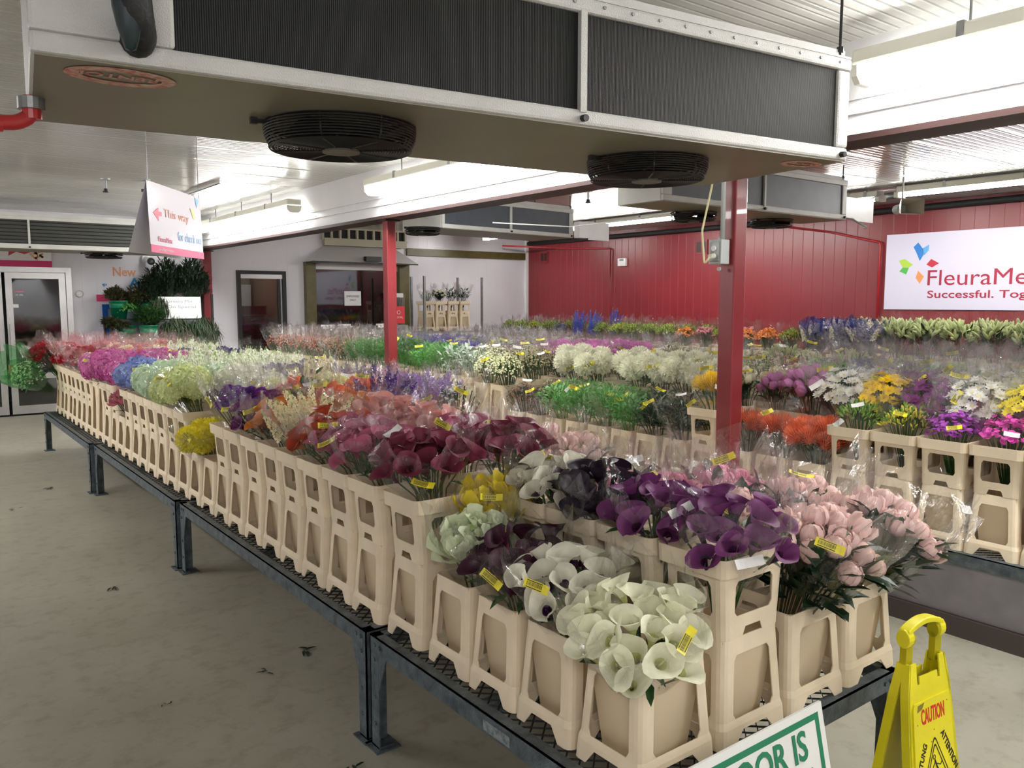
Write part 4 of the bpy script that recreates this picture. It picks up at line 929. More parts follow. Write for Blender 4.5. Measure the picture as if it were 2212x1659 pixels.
def bloom_mb(shape, r):
    if shape == 'calla': return b_calla(r, r.uniform(0.85,1.12))
    if shape == 'peony': return b_peony(r, r.uniform(0.82,1.12), r.choice((0,0.05,0.15,0.7)), 3, 6)
    if shape == 'tulip': return b_tulip(r)
    if shape == 'rose': return b_rose(r, r.uniform(0.85,1.05))
    if shape == 'rose2': return b_peony(r, 1.35, 0.8, 4, 5, 0.03)
    if shape == 'ball': return b_ball(r)
    if shape == 'ballS': return b_ball(r, 1.0, 0.036, 60, 0.014, 3, 0.5)
    if shape == 'mum': return b_mum(r)
    if shape == 'dahlia': return b_dahlia(r, 0.9)
    if shape == 'pin': return b_pin(r)
    if shape == 'spike': return b_spike(r, 0.13, 26, 0.017)
    if shape == 'spikeT': return b_spike(r, 0.18, 26, 0.011)
    if shape == 'delph': return b_spike(r, 0.34, 44, 0.017)
    if shape == 'lily': return b_lily(r)
    if shape == 'daisy': return b_daisy(r, 1.0, r.uniform(0.022,0.031))
    if shape == 'fre':
        q = MB()
        for i in range(5): q.merge(b_floret(r, 0.016, 5), align((r.uniform(-.02,.02),r.uniform(-.02,.02),i*0.008), (r.uniform(-.5,.5),r.uniform(-.5,.5),1)))
        return q
    if shape == 'bud':
        q = MB()
        for i in range(5): q.lathe([(0.001,0),(0.006,0.012),(0.005,0.026),(0.001,0.034)],5,0 if i < 3 else 1,align((0.007*cos(i*2.4),0.007*sin(i*2.4),i*0.007),(cos(i*2.4)*.5,sin(i*2.4)*.5,1)))
        return q
    if shape == 'tiny': return b_floret(r, r.uniform(0.007,0.0105), 4)
    return MB()
BASE = 0.15
BM = {}      # bloom meshes per kind
def bmesh_of(kind, i):
    if (kind, i) not in BM:
        sh, c, ac_ = K[kind][:3]; mb = bloom_mb(sh, random.Random(hash((len(kind)*31+sum(map(ord,kind))+i)) % 9999))
        BM[kind, i] = (mb, mb.mesh('flower', [petal(c), petal(ac_)], sh in ('calla','peony','tulip','rose','rose2')))
    return BM[kind, i]
def sleeve_mb(r, R, Ht):
    q = MB(); n = 26; m_ = 9; ph = [r.random()*6.28 for _ in range(6)]
    for i in range(m_):
        t = i/(m_-1); z = BASE-0.05+t*Ht
        rad = 0.062+(R*1.16-0.062)*min(1,(t*1.25))**0.8
        if t > 0.8: rad *= 1.0+0.25*(t-0.8)*sin(ph[5])
        for k in range(n):
            a = 2*pi*k/n
            f = 1+(0.05+0.06*t)*sin(5*a+ph[0])+0.05*t*sin(8*a+ph[1]+3*t)+r.uniform(-0.05,0.05)*(0.4+t)
            zz = z+(0.03*sin(3*a+ph[2])+0.035*abs(sin(4.5*a+ph[3]))+r.uniform(-.02,.035))*(t**3)
            q.v.append((rad*f*cos(a), rad*f*sin(a), zz))
    for i in range(m_-1):
        for k in range(n): k2 = (k+1) % n; q.f.append((i*n+k,i*n+k2,(i+1)*n+k2,(i+1)*n+k)); q.m.append(0)
    # pinched spikes of film at the mouth
    for _ in range(3):
        a = r.random()*6.28; k = Vector((cos(a),sin(a),0)); p = k*R*1.1+Vector((0,0,BASE-0.05+Ht*0.93)); w_ = Vector((-sin(a),cos(a),0))*0.035
        q.add([p-w_, p+w_, p+k*r.uniform(-.03,.05)+Vector((0,0,r.uniform(.05,.10)))], [(0,1,2)])
    return q
def tag_mb(white=False):
    q = MB(); w_, h = (0.038,0.0115) if not white else (0.036,0.012)
    nseg = 6
    for i in range(nseg):
        x0 = -w_+2*w_*i/nseg; x1 = -w_+2*w_*(i+1)/nseg; f = lambda x: 0.006*(x/w_)**2
        q.add([(x0,-h,f(x0)),(x1,-h,f(x1)),(x1,h,f(x1)),(x0,h,f(x0))],[(0,1,2,3)],0)
    if not white:
        r = random.Random(5); x_ = -w_*0.8
        while x_ < w_*0.35: bw = r.choice((.0008,.0016)); z_ = 0.006*(x_/w_)**2+0.0006; q.add([(x_,-h*.35,z_),(x_+bw,-h*.35,z_),(x_+bw,h*.5,z_),(x_,h*.5,z_)],[(0,1,2,3)],1); x_ += bw+r.choice((.0008,.0014))
        for yy in (0.75,-0.7): q.add([(-w_*.8,h*yy-.001,.0055),(w_*.4,h*yy-.001,.002),(w_*.4,h*yy+.001,.002),(-w_*.8,h*yy+.001,.0055)],[(0,1,2,3)],1)
    return q
ME_TAG = tag_mb().mesh('price_tag', [M_yel, M_ink2]); ME_TAGW = tag_mb(True).mesh('price_tag', [M_wlab])
TP = {}
def template(kind, var, big):
    key = (kind, var, big)
    if key in TP: return TP[key]
    sh, c, ac_, n, R, H, lt, nl, fm, words = K[kind]
    r = random.Random(sum(map(ord, kind))*7+var); fol = MB(); pos = []
    for i in range(max(n if n <= 80 else 26, 14)):
        m_ = max(n if n <= 80 else 26, 14); rho = R*sqrt((i+0.5)/m_)*(1 if n != 4 else 0.9); a = i*2.39996+var
        drop = 0.42*H*(rho/R)**2
        if sh in ('ball','mum') and i < n: a = 2*pi*i/n+var; rho = R*0.82 if i < n-(n > 4) else 0
        p = Vector((rho*cos(a), rho*sin(a), BASE+H-drop+r.uniform(-.03,.02)*(1 if n > 6 else .6))); k_ = 0.12 if sh == 'delph' else 0.75; d = Vector((p.x/R*k_, p.y/R*k_, 1.0))
        pos.append((p, d.normalized()))
    blooms = []; mb = MB()
    if n <= 80:
        for i in range(n):
            p, d = pos[i]; bmb, bme = bmesh_of(kind, i % 3); M = align(p, d+Vector((r.uniform(-.25,.25),r.uniform(-.25,.25),0)), r.random()*6.28)
            if big and sh in BIG: blooms.append((bme, M))
            else: mb.merge(bmb, M)
    else:
        for i in range(n):
            rho = R*sqrt(r.random())*1.05; a = r.random()*6.28; p = Vector((rho*cos(a), rho*sin(a), BASE+H*(1.12-0.5*(rho/R)**2)-abs(r.gauss(0,0.035)))); 
            mb.merge(bmesh_of(kind, i % 3)[0], align(p, Vector((p.x*5,p.y*5,1))+Vector((r.uniform(-.5,.5),r.uniform(-.5,.5),0)), r.random()*6))
    # stems
    for p, d in pos:
        b_ = Vector((p.x*0.25, p.y*0.25, 0.0)); mid = Vector((p.x*0.5, p.y*0.5, BASE*0.9)); fol.tube([b_, mid, p-d*0.004], 0.0032, 3, 0, False)
    leafm = {'s':M_leaf,'b':M_leaf,'B':M_leafd,'n':M_leaf,'L':M_leafd if kind != 'Gbud' else M_leaf,'F':M_leafl,'S':M_leafs,'T':M_leaf}[lt]
    def rp(zlo, zhi, rr_=1.0):
        a = r.random()*6.28; fz = r.random(); rho = R*sqrt(r.random())*rr_*(0.5+0.5*min(1, (zlo+(zhi-zlo)*fz)/H*1.3+0.1)); return a, Vector((rho*cos(a), rho*sin(a), BASE+zlo+(zhi-zlo)*fz-0.17*H*(rho/R)**2))
    for i in range(nl):
        if lt in 'bs': a, p = rp(0.0, H*0.75, 0.9); L_, w_ = r.uniform(.05,.08), r.uniform(.014,.022)
        elif lt == 'B': a, p = rp(-0.02, H*0.8, 0.95); L_, w_ = r.uniform(.08,.115), r.uniform(.035,.055)
        elif lt == 'n': a, p = rp(0.0, H*1.0, 1.0); L_, w_ = r.uniform(.045,.07), r.uniform(.005,.009)
        elif lt in 'LS': a, p = rp(H*0.15, H*1.1, 1.0); L_, w_ = r.uniform(.05,.085), r.uniform(.014,.026)
        elif lt == 'F': a, p = rp(H*0.2, H*1.12, 1.05); L_, w_ = r.uniform(.028,.05), r.uniform(.009,.015)
        else: a, p = rp(0.0, H*0.9, 1.0); L_, w_ = r.uniform(.05,.09), 0.0022
        el = r.uniform(0.0,1.2) if lt != 'T' else r.uniform(.9,1.5)
        M = Matrix.Translation(p) @ Matrix.Rotation(a-pi/2+r.uniform(-.8,.8),4,'Z') @ Matrix.Rotation(el,4,'X'); leaf(fol, M, L_, w_, 0, r.uniform(0,.5))
    t = {'blooms': blooms, 'bm': mb.mesh('flowers', [petal(c), petal(ac_)], sh in ('calla','tulip')) if mb.v else None,
         'fol': fol.mesh('stems_and_leaves', [leafm]), 'slv': sleeve_mb(r, R+(0.02 if sh not in ('ball','mum') else 0.05), H+(0.13 if sh != 'delph' else 0.25)).mesh('cellophane_sleeve', [FILM[fm]]),
         'R': R, 'H': H, 'words': words}
    TP[key] = t; return t
ORD = ['first','second','third','fourth','fifth','sixth','seventh','eighth','ninth','tenth','eleventh','twelfth','thirteenth','fourteenth','fifteenth','sixteenth','seventeenth','eighteenth','nineteenth','twentieth']
TENS = {2:'twenty',3:'thirty',4:'forty'}
def ordw(i):
    if i < 20: return ORD[i]
    n = i+1; t, u = divmod(n, 10)
    return {2:'twentieth',3:'thirtieth',4:'fortieth'}[t] if u == 0 else TENS[t]+'-'+ORD[u-1]
NB = 0
SPEC = []; BSPEC = []
def hidden_score(x, y, k): return sqrt(x*x+y*y)*k
def bouquet(*a, **k):
    SPEC.append((hidden_score(a[1], a[2], 0.72 if a[1] > 9 else (0.9 if a[1] > 6.5 else 1.0)), len(SPEC), a, k))
def thin(kind, x, y):
    return K[kind][8] in 'cfhp' and (sqrt(x*x+y*y) > 5.6)
def real_bouquet(kind, x, y, rim, lean=(0,0), scale=1.0, big=False, label='', group=None, tags=1, up=0.0):
    global NB; NB += 1
    t = template(kind, NB % 2, big)
    rz = RND.random()*6.28
    e = empty('flower_bouquet', (x, y, rim-BASE*0.9+up)); tag(e, (t['words']+' '+label).strip(), 'bouquet', group)
    # lean = horizontal tilt vector in radians
    lv = Vector((lean[0], lean[1], 0)); ang = lv.length
    Rm = Matrix.Rotation(rz, 3, 'Z')
    if ang > 1e-4: Rm = Matrix.Rotation(ang, 3, Vector((-lv.y, lv.x, 0)).normalized()) @ Rm
    e.rotation_euler = Rm.to_euler(); e.scale = (scale,)*3
    if t['bm']: put('flowers', t['bm'], e)
    for me, M in t['blooms']:
        o = put('flower', me, e); o.matrix_local = M
    put('stems_and_leaves', t['fol'], e); so = put('cellophane_sleeve', t['slv'], e)
    if thin(kind, x, y): so.material_slots[0].link = 'OBJECT'; so.material_slots[0].material = FILM['f']
    for k in range(tags):
        a = radians(RND.uniform(195,285))-rz; R = t['R']*1.22; zz = BASE+t['H']+RND.uniform(-.03,.08)
        w_ = RND.random() < 0.18
        M = Matrix.Translation((R*cos(a), R*sin(a), zz)) @ Matrix.Rotation(a+pi/2,4,'Z') @ Matrix.Rotation(radians(RND.uniform(25,70)),4,'X') @ Matrix.Rotation(RND.uniform(-.6,.6),4,'Z')
        o = put('price_tag', ME_TAGW if w_ else ME_TAG, e); o.matrix_local = M
    return e
COLN = [('open-floor column','second column','third column','far column'),]*2+[('first column','middle column','last column')]+[('front column','wall-side column')]
BLK = ['nearest bench row','second bench row','third bench row','red-wall bench row']
def bucket(x, y, z, me, label, rz=0, name='flower_bucket', grp=None, cat='bucket', hid=False):
    BSPEC.append((sqrt(x*x+y*y)+(100 if hid else 0), len(BSPEC), (x, y, z, me, label, rz, name, grp, cat)))
def real_bucket(x, y, z, me, label, rz, name, grp, cat):
    o = put(name, me, None, (x, y, z), (0,0,rz)); tag(o, label, cat, grp); return o
DZ = 0.4305
ys1 = [1.44,1.70,1.95,2.20,2.49]+[2.78+.25*k for k in range(10)]+[5.28+.25*k for k in range(10)]+[7.80+.25*k for k in range(10)]
C1 = ['Wcalla WPcalla Kcalla Grose Bcalla Mcalla Mcalla Rcalla Cstock Ocalla Pcalla Pdahlia Pdahlia . Ymum Ghyd Ghyd Mhyd Mhyd Uhyd Uhyd Khyd Krose Khyd Khyd Khyd Khyd Yrose2 Rrose Rrose Krose Rrose Krose Rrose Rrose',
 'Pcalla Pcalla Kkcalla WPcalla Bcalla Mcalla Kcalla2 Kcalla2 Kcalla2 Ocalla Orose Gbud Orose Ycarn Whyd Whyd Whyd Mhyd Wstock Wstock Wstock Wstock Khyd Khyd Khyd Khyd Orose Lcarn Pcarn Ycream Krose Ycream Krose Krose Krose',
 'Bpeony Bpeony Kpeony Kpeony Kkcalla Kkcalla Mcalla Mcalla Ocalla Kcalla2 Pstock Orose Ycarn Ycarn Cstock Plisi Plisi Wstock Wstock Wstock Wstock Wstock Wstock Wstock Wstock Plisi Wstock Wstock Orose Pcarn Pcarn Rcarn Rcarn Ycream Ycream',
 'Bpeony Bpeony Kpeony Wpeony Wpeony Bpeony Bpeony Bpeony Bpeony Wfill Lstock Lstock Kstock Pstock Pstock Cstock Cstock Plisi Wstock Wstock Wstock Wstock Wstock Plisi Plisi Plisi Wstock Wstock Ycream Wstock Wstock Pcarn Rcarn Rcarn Krose']
YR = 'Yrose'
for c, x in enumerate((1.545,1.86,2.17,2.48)):
    kinds = C1[c].split()
    for i, y in enumerate(ys1):
        low = (c != 1 if i < 3 else (c != 1 if i == 3 else False)) or (c == 0 and i in (13,14,22)) or (c == 2 and 3 < i < 10) or (c == 3 and 3 < i < 9); tall = c == 0 and i in (25,26)
        where = '%s of %s, %s from the front' % (COLN[0][c], BLK[0], ordw(i))
        jx = RND.uniform(-.004,.004) if c == 0 else 0; hid = c > 0 and i > 3 and not (c > 1 and i < 10)
        bucket(x+jx, y, DZ, ME_T if tall else ME_B, 'cream plastic flower bucket, '+where, hid=hid)
        rim = 0.43+(0.50 if tall else 0.30)
        if not low and not tall:
            bucket(x+jx, y, DZ+0.30, ME_C, 'cream slotted collar on its bucket, '+where, name='bucket_collar', cat='bucket collar', hid=hid); rim = 0.965
        kd = kinds[i]
        if kd == '.': continue
        lean = (-0.16-RND.random()*0.12, -0.05+RND.uniform(-.1,.1)) if c == 0 else (RND.uniform(-.14,.02), RND.uniform(-.14,.02))
        sc = 1.08; up = 0.0
        if i == 0: lean = (lean[0]*0.8, -0.3)
        if i in (0,1) and c == 3: lean = (0.48, -0.24) if i == 0 else (0.3, -0.1)
        if i == 0 and c == 2: lean = (0.10,-0.28)
        if kd == 'Wcalla': lean = (-0.38,-0.22); sc = 0.98; up = -0.02
        if kd in ('Khyd','Whyd','Ghyd','Mhyd','Uhyd') and c == 0: lean = (-0.34,-0.12); sc = 1.15
        if kd == 'Ymum': lean = (-0.36,-0.3)
        if c == 1 and i < 4: lean = (-0.12,-0.16); up = -0.075
        bouquet(kd, x+jx, y, rim, lean, sc, True, 'bouquet, '+where, None, 1 if i < 20 or i % 2 else 0, up)
bouquet('Yrose', 1.70, 2.33, 0.80, (-0.12,-0.1), 1.0, True, 'bunch with white label, leaning between front buckets', None, 1)
bouquet('Gwrap', 1.36, 10.15, 0.80, (-0.85,-0.35), 1.35, False, 'bunch in green film leaning over the far bench end', None, 0)
bouquet('Rrose', 1.42, 10.05, 0.98, (-0.5,0.0), 1.1, True, 'bunch in dotted pink film at the far bench corner', None, 1)
# second bench row
ys2 = [.88+.25*k for k in range(41)]
def fill(spec):
    out = []
    for tok in spec.split():
        if '*' in tok: a, n = tok.split('*'); out += [a]*int(n)
        else: out.append(tok)
    return out
C2 = [fill('Kfree*4 Pfree Yfree Gfree Opin*3 Ypin Gleafy*2 Gfern*4 Rberry*2 Gyps*2 Silv*2 Gfern*8 Ohyp*3 Rhyp*8'),
 fill('Yspray*4 Wspray Pspray Ygerb Wspray Ktulip*2 Wtulip Ypin Gleafy*2 Gfern*4 Dwax*3 Gyps*2 Silv Gfern*6 Gwax*3 Ohyp*3 Rhyp*7'),
 fill('Yspray*3 Wspray*3 Pspray Wspray Gmum Ycream*2 Wtulip Wmum*4 . Wmum*2 Dwax*2 Gyps Lheath*3 Vlisi*4 Gfern*4 Gwax*3 Rhyp*6'),
 fill('Wspray*4 Gmum*2 Pspray Vstat*2 Gmum Ycream Gsed*4 Osand*3 Kmum*3 Lheath*5 Vlisi*5 Rhyp*10')]
for c, x in enumerate((4.24,4.55,4.86,5.17)):
    kinds = C2[c]
    for i, y in enumerate(ys2):
        if i >= len(kinds): break
        low = (c == 0 and (2.6 < y < 3.35 or 3.55 < y < 5.6)) or (c == 1 and 3.55 < y < 5.6); tall = c == 0 and 5.6 < y < 5.95
        where = '%s of %s, %s from the right' % (COLN[1][c], BLK[1], ordw(i))
        hid = c > 1 or (c == 1 and not 9 <= i <= 20)
        bucket(x, y, DZ, ME_T if tall else ME_B, 'cream plastic flower bucket, '+where, hid=hid)
        rim = 0.43+(0.50 if tall else 0.30)
        if not low and not tall:
            bucket(x, y, DZ+0.30, ME_C, 'cream slotted collar on its bucket, '+where, name='bucket_collar', cat='bucket collar', hid=hid); rim = 0.965
        kd = kinds[i]
        if kd == '.': continue
        lean = (-0.18+RND.uniform(-.08,.08), RND.uniform(-.12,.08)) if c == 0 else (RND.uniform(-.16,.0), RND.uniform(-.1,.1))
        sc = 1.05
        if c == 0 and (abs(y-3.05) < 0.2 or abs(y-7.2) < 0.2): lean = (0.1, 0.0); sc = 0.8
        up = 0.0
        if kd in ('Opin','Ypin'): sc = 1.2; up = -0.02
        if kd == 'Wmum': sc = 1.3; lean = (-0.34,-0.15); up = -0.06
        if c in (1,2,3) and i < 9: sc = 1.28; lean = (-0.34,-0.1)
        if c in (0,) and i < 7: sc = 0.9; lean = (-0.08,0); up = -0.06
        bouquet(kd, x, y, rim, lean, sc, c < 3 and i < 20, 'bouquet, '+where, None, 1 if i < 22 or i % 3 == 0 else 0, up)
# third row and red-wall row: bigger bunches
C3 = [fill('Wspray*2 Gyps Glily Vstat*2 Rhyp Gyps*2 Gsed*2 Osand*3 Kmum*3 Lheath*2 Gwax*3 Wspray Vlisi*5'),
 fill('Wspray*3 Gmum Vstat Glily Gmum Rhyp*2 Gsed*2 Osand*2 Kmum*3 Lheath*2 Gwax*2 Wspray*2 Vlisi*4'),
 fill('Wspray*3 Gmum Vstat Rhyp*2 Gyps Glily Gsed*3 Gwax Rberry*2 Vstat*2 Vlisi Gsed Lheath*3 Gwax*2 Wspray*2 Gwax')]
for c, x in enumerate((6.92,7.32,7.74)):
    for i, kd in enumerate(C3[c]):
        y = 2.4+.36*i; hid = c > 0; where = '%s of %s, %s from the right' % (COLN[2][c], BLK[2], ordw(i))
        bucket(x, y, DZ, ME_B, 'cream plastic flower bucket, '+where, hid=hid)
        bouquet(kd, x, y, 0.76, (RND.uniform(-.15,.05), RND.uniform(-.1,.1)), 1.35, False, 'bouquet, '+where, None, 1 if i % 2 else 0)
C4 = [fill('Glily*6 Wwrap*2 Wwrap Galst Osand2*2 Yalst Kalst Osand2 Galst*3 Yalst Galst Delph*2 Vstat Galst Yalst Galst*2 Mstock*3'),
 fill('Glily*8 Wwrap Yalst Osand2*2 Kalst Galst*3 Yalst*2 Galst*2 Delph Yalst Galst*3 Mstock*3')]
for c, x in enumerate((9.74,10.26)):
    for i, kd in enumerate(C4[c]):
        y = 3.2+.37*i
        if y > 12.9: break
        hid = c > 0
        where = '%s of %s, %s from the right' % (COLN[3][c], BLK[3], ordw(i))
        bucket(x, y, DZ, ME_B, 'cream plastic flower bucket, '+where, hid=hid)
        bucket(x, y, DZ+0.30, ME_C, 'cream slotted collar on its bucket, '+where, name='bucket_collar', cat='bucket collar', hid=hid)
        bouquet(kd, x, y, 0.965, (RND.uniform(-.08,.04), RND.uniform(-.08,.08)) if kd != 'Delph' else (0, -0.3), 1.45 if kd in ('Glily','Wwrap') else 1.15, False, 'bouquet, '+where, None, 1 if i % 3 == 0 else 0)

# ================================================================ greens rack by the back wall
M_gb = mat('dark green plastic bucket', hexc(8,110,78), 0.35)
rk = empty('plant_rack', (3.3,13.15,0), label='black metal rack holding green buckets by the back wall', cat='rack')
q = MB()
for x_ in (-0.75,0.68):
    for y_ in (-0.25,0.25): q.box((x_-0.015,y_-0.015,0),(x_+0.015,y_+0.015,1.35 if x_ < 0 else 1.75))
q.build('frame', M_blk, rk)
for z in (0.55,1.02,1.38): MB().box((-0.78 if z < 1.3 else -0.8,-0.27,z-0.02),(0.7,0.27,z)).build('shelf', M_blk, rk)
def green_bucket(x, y, z, label, r=0.13, h=0.27):
    e = empty('green_bucket', (x,y,z), label=label, cat='bucket')
    MB().lathe([(0.001,0.0),(r*0.74,0.0),(r*0.92,h*0.6),(r*0.95,h*0.6),(r*0.95,h*0.66),(r*0.94,h*0.66),(r,h-0.015),(r*1.05,h-0.015),(r*1.05,h),(r*0.97,h),(r*0.72,0.012),(0.001,0.012)],28).build('pail', M_gb, e, True); return e
def greens(x, y, z, R, H, n, L_, w_, m, label, up=0.6, droop=0.0, seed=1, lean=(0,0)):
    r = random.Random(seed); e = empty('foliage_bunch', (x,y,z), label=label, cat='foliage'); q = MB(); s = MB()
    n = int(n*1.7); L_ *= 1.25; w_ *= 1.2
    for i in range(n):
        a = r.random()*6.28; rho = R*sqrt(r.random()); hh = H*(1-0.5*(rho/R)**2)*r.uniform(.25,1.0)
        p = Vector((rho*cos(a)+lean[0]*hh, rho*sin(a)*0.6+lean[1]*hh, hh-droop*rho/R*H*1.6*r.random())); 
        if i % 6 == 0: s.tube([(0.2*p.x,0.2*p.y,-0.05),(p.x*.6,p.y*.6,hh*.5),p],0.003,3,0,False)
        M = Matrix.Translation(p) @ Matrix.Rotation(a-pi/2+r.uniform(-1,1),4,'Z') @ Matrix.Rotation(up+r.uniform(-.6,.6)-droop*1.4,4,'X'); leaf(q, M, L_*r.uniform(.7,1.3), w_, 0, r.uniform(0,.6))
    q.build('leaves', m, e); s.build('stems', M_leafd, e); return e
M_ol = mat('brown olive leaf', hexc(78,70,44), 0.5, trans=0.15, noise_amt=0.4, noise_scale=12, rgb2=hexc(50,66,34))
M_dk = mat('blackish green leaf', hexc(26,42,24), 0.45, trans=0.12, noise_amt=0.3, noise_scale=20)
M_gr = mat('olive green narrow leaf', hexc(62,78,50), 0.5, trans=0.15, noise_amt=0.4, noise_scale=16)
green_bucket(2.68,13.05,1.38,'green bucket on the upper rack level at its left end'); green_bucket(3.12,13.15,1.38,'green bucket on upper rack level, half hidden by hanging leaves',0.12)
green_bucket(2.74,12.92,1.02,'green bucket on lower rack level with a bunch lying across it'); green_bucket(3.02,12.80,1.02,'green bucket on lower rack level, centre')
green_bucket(3.40,12.95,1.02,'dark green bucket on lower rack level, under drooping grass'); green_bucket(3.75,12.95,1.02,'dark green bucket on lower rack level at its right end')
greens(2.63,13.03,1.63,0.13,0.22,260,0.05,0.022,M_ol,'brown olive leafy bunch in upper left green bucket',0.7,0,1)
greens(2.92,13.05,1.60,0.17,0.26,320,0.05,0.022,M_ol,'brown olive leafy bunch right of the upper left bucket',0.6,0.1,2)
greens(2.78,13.0,1.56,0.14,0.10,120,0.05,0.02,M_leafl,'light green trailing leaves below the brown bunches',0.3,0.5,22)
greens(3.15,13.1,1.60,0.20,0.52,480,0.055,0.018,M_dk,'dark round topped foliage bunch left of the tall ruscus',0.8,0,3)
greens(3.38,13.12,1.66,0.22,0.62,520,0.075,0.02,M_dk,'tall dark green leafy bunch, left half of rack top',1.0,0,4)
greens(3.74,13.12,1.66,0.26,0.62,620,0.075,0.02,M_dk,'tall dark green leafy bunch beside the far red column',1.0,0,5)
greens(3.22,12.95,1.62,0.14,0.12,200,0.13,0.010,M_gr,'long leaves hanging down left of the white board',-0.3,1.0,6)
greens(2.68,12.85,1.22,0.16,0.18,300,0.055,0.02,M_ol,'brown leafed bunch lying sideways out of lower left bucket',0.5,0,7,(-1.2,0))
greens(3.03,12.80,1.28,0.20,0.30,420,0.065,0.016,M_leaf,'speckled green leafy bunch in the centre green bucket',0.6,0,8)
greens(3.42,12.85,1.24,0.24,0.22,420,0.15,0.010,M_gr,'drooping grey green leaf bunch, left one below board',0.1,0.9,9)
greens(3.82,12.88,1.24,0.24,0.22,420,0.15,0.010,M_gr,'drooping grey green leaf bunch, right one below board',0.1,0.9,10)
wb = empty('handwritten_board', (3.22,12.98,1.38), label='white board with faint handwriting On Special among the greens', cat='sign', rot=(radians(-5),0,0))
MB().box((0,0,0),(0.62,0.01,0.33)).build('board', M_wht, wb)
M_faint = mat('faint marker', hexc(160,160,165), 0.6)
text('Greens Mix', M_faint, wb, (0.12,-0.002,0.24), RX, width=0.38, height=0.045); text('On Special', M_faint, wb, (0.12,-0.002,0.14), RX, width=0.42, height=0.06)
# ================================================================ flower trolley at the back
tr_ = empty('flower_trolley', (7.5,12.6,0), label='grey metal flower trolley with tall corner posts before the white wall', cat='trolley')
for x_, y_ in ((0.0,-0.2),(1.0,0.25),(0.0,0.25)): MB().box((x_-0.018,y_-0.018,0.12),(x_+0.018,y_+0.018,2.08)).build('post', M_galv_l, tr_)
for z in (0.14,1.07): MB().box((-0.02,-0.25,z),(1.15,0.28,z+0.035)).build('shelf', M_galv_l, tr_)
for x_ in (0.05,1.1):
    for y_ in (-0.2,0.22): MB().cyl((x_-0.015,y_,0.055),(x_+0.015,y_,0.055),0.055,16).build('wheel', M_blk, tr_)
pt = tag(MB().box((-0.018,-0.018,0),(0.018,0.018,2.09)).build('upright_post', M_galv_l, loc=(9.05,12.85,0)), 'lone grey square post standing before white wall right of trolley', 'post')
bx_ = [('leftmost','cut off by the near post'),('second','under white flowers'),('third','under green leaves'),('rightmost','under green leaves')]
for i in range(4):
    x_ = 7.64+i*0.262+(-0.06 if i == 0 else 0)
    if i == 0: x_ = 7.66
    y_ = 12.62
    bucket(x_, y_, 1.106, ME_B, '%s cream bucket on the flower trolley' % bx_[i][0], pi/2)
    bucket(x_, y_, 1.406, ME_C, '%s cream collar on the flower trolley' % bx_[i][0], pi/2, 'bucket_collar', cat='bucket collar')
for i, kd in enumerate(('Wfill','Wpeony','Gleafy','Gleafy')):
    bouquet(kd, 7.66+i*0.262, 12.62, 1.66, (0,-0.1), 0.95, False, 'bunch, %s on the flower trolley' % bx_[i][0], None, 1 if i == 0 else 0)
# red and white paper bags beside the middle column, and packed red rose boxes
M_redpaper = mat('red printed paper', hexc(216,50,58), 0.4)
def paper_bag(x, y, z, w_, h, label, txt=None, rz=0.0):
    e = empty('flower_bag', (x,y,z), rz, label, 'bag')
    q = MB().box((-w_/2,-0.05,0),(w_/2,0.05,h)); q.build('film_bag', FILM['h'], e)
    MB().box((-w_/2+0.005,-0.053,h*0.05),(w_/2-0.01,-0.050,h*0.62)).build('red_panel', M_redpaper, e)
    MB().box((-w_/2+0.02,-0.03,h),(w_/2-0.02,0.03,h+0.025)).box((-w_/2+0.01,-0.05,h-0.04),(w_/2-0.03,-0.045,h)).build('white_clip', M_wht, e)
    if txt: text(txt, M_white_p, e, (-w_*0.36,-0.055,h*0.22), RX, width=w_*0.7, height=h*0.07); MB().torus(w_*0.12,0.004,0,20,4,M=Matrix.Translation((0,-0.055,h*0.42)) @ RXM).build('round_emblem', M_white_p, e)
    q = MB(); r = random.Random(int(x*100))
    for k in range(16): q.tube([(r.uniform(-w_/3,w_/3),r.uniform(-.03,.03),0.0),(r.uniform(-w_/3,w_/3),r.uniform(-.03,.03),h*0.85)],0.004,4,0)
    q.build('stems', M_leafd, e); return e
paper_bag(6.50,11.6,1.262,0.24,0.48,'tall red printed bag standing right of middle red column','ROYAL')
paper_bag(6.2,11.55,0.902,0.22,0.36,'red and white flower bag with clips, beside middle column, right')
paper_bag(5.62,11.68,0.902,0.22,0.36,'red and white flower bag left of middle column, rear')
paper_bag(5.28,11.55,0.902,0.24,0.36,'red and white flower bag left of middle column, front')
paper_bag(4.5,11.30,0.732,0.22,0.24,'low red paper bag at the far end of the second bench row')
for i,(x_,y_) in enumerate(((5.4,11.55),(6.15,11.5))): tag(MB().box((-0.45,-0.2,0),(0.45,0.2,0.9)).build('plastic_crate', mat('grey crate', hexc(120,116,112),0.6), loc=(x_+0.1,y_+0.15,0)), ['grey crate under the red flower bags, left one','grey crate under the red flower bags, right one'][i], 'crate')
tag(MB().box((-0.13,-0.12,0),(0.13,0.12,0.36)).build('cardboard_box', mat('grey card', hexc(150,146,140),0.7), loc=(6.5,11.6,0.901)), 'grey box beneath the tall red printed bag', 'box')
tag(MB().box((-0.15,-0.12,0),(0.15,0.12,0.30)).build('cardboard_box', mat('grey card', hexc(150,146,140),0.7), loc=(4.5,11.29,0.431)), 'low box at the far end of second bench row under red bag', 'box')
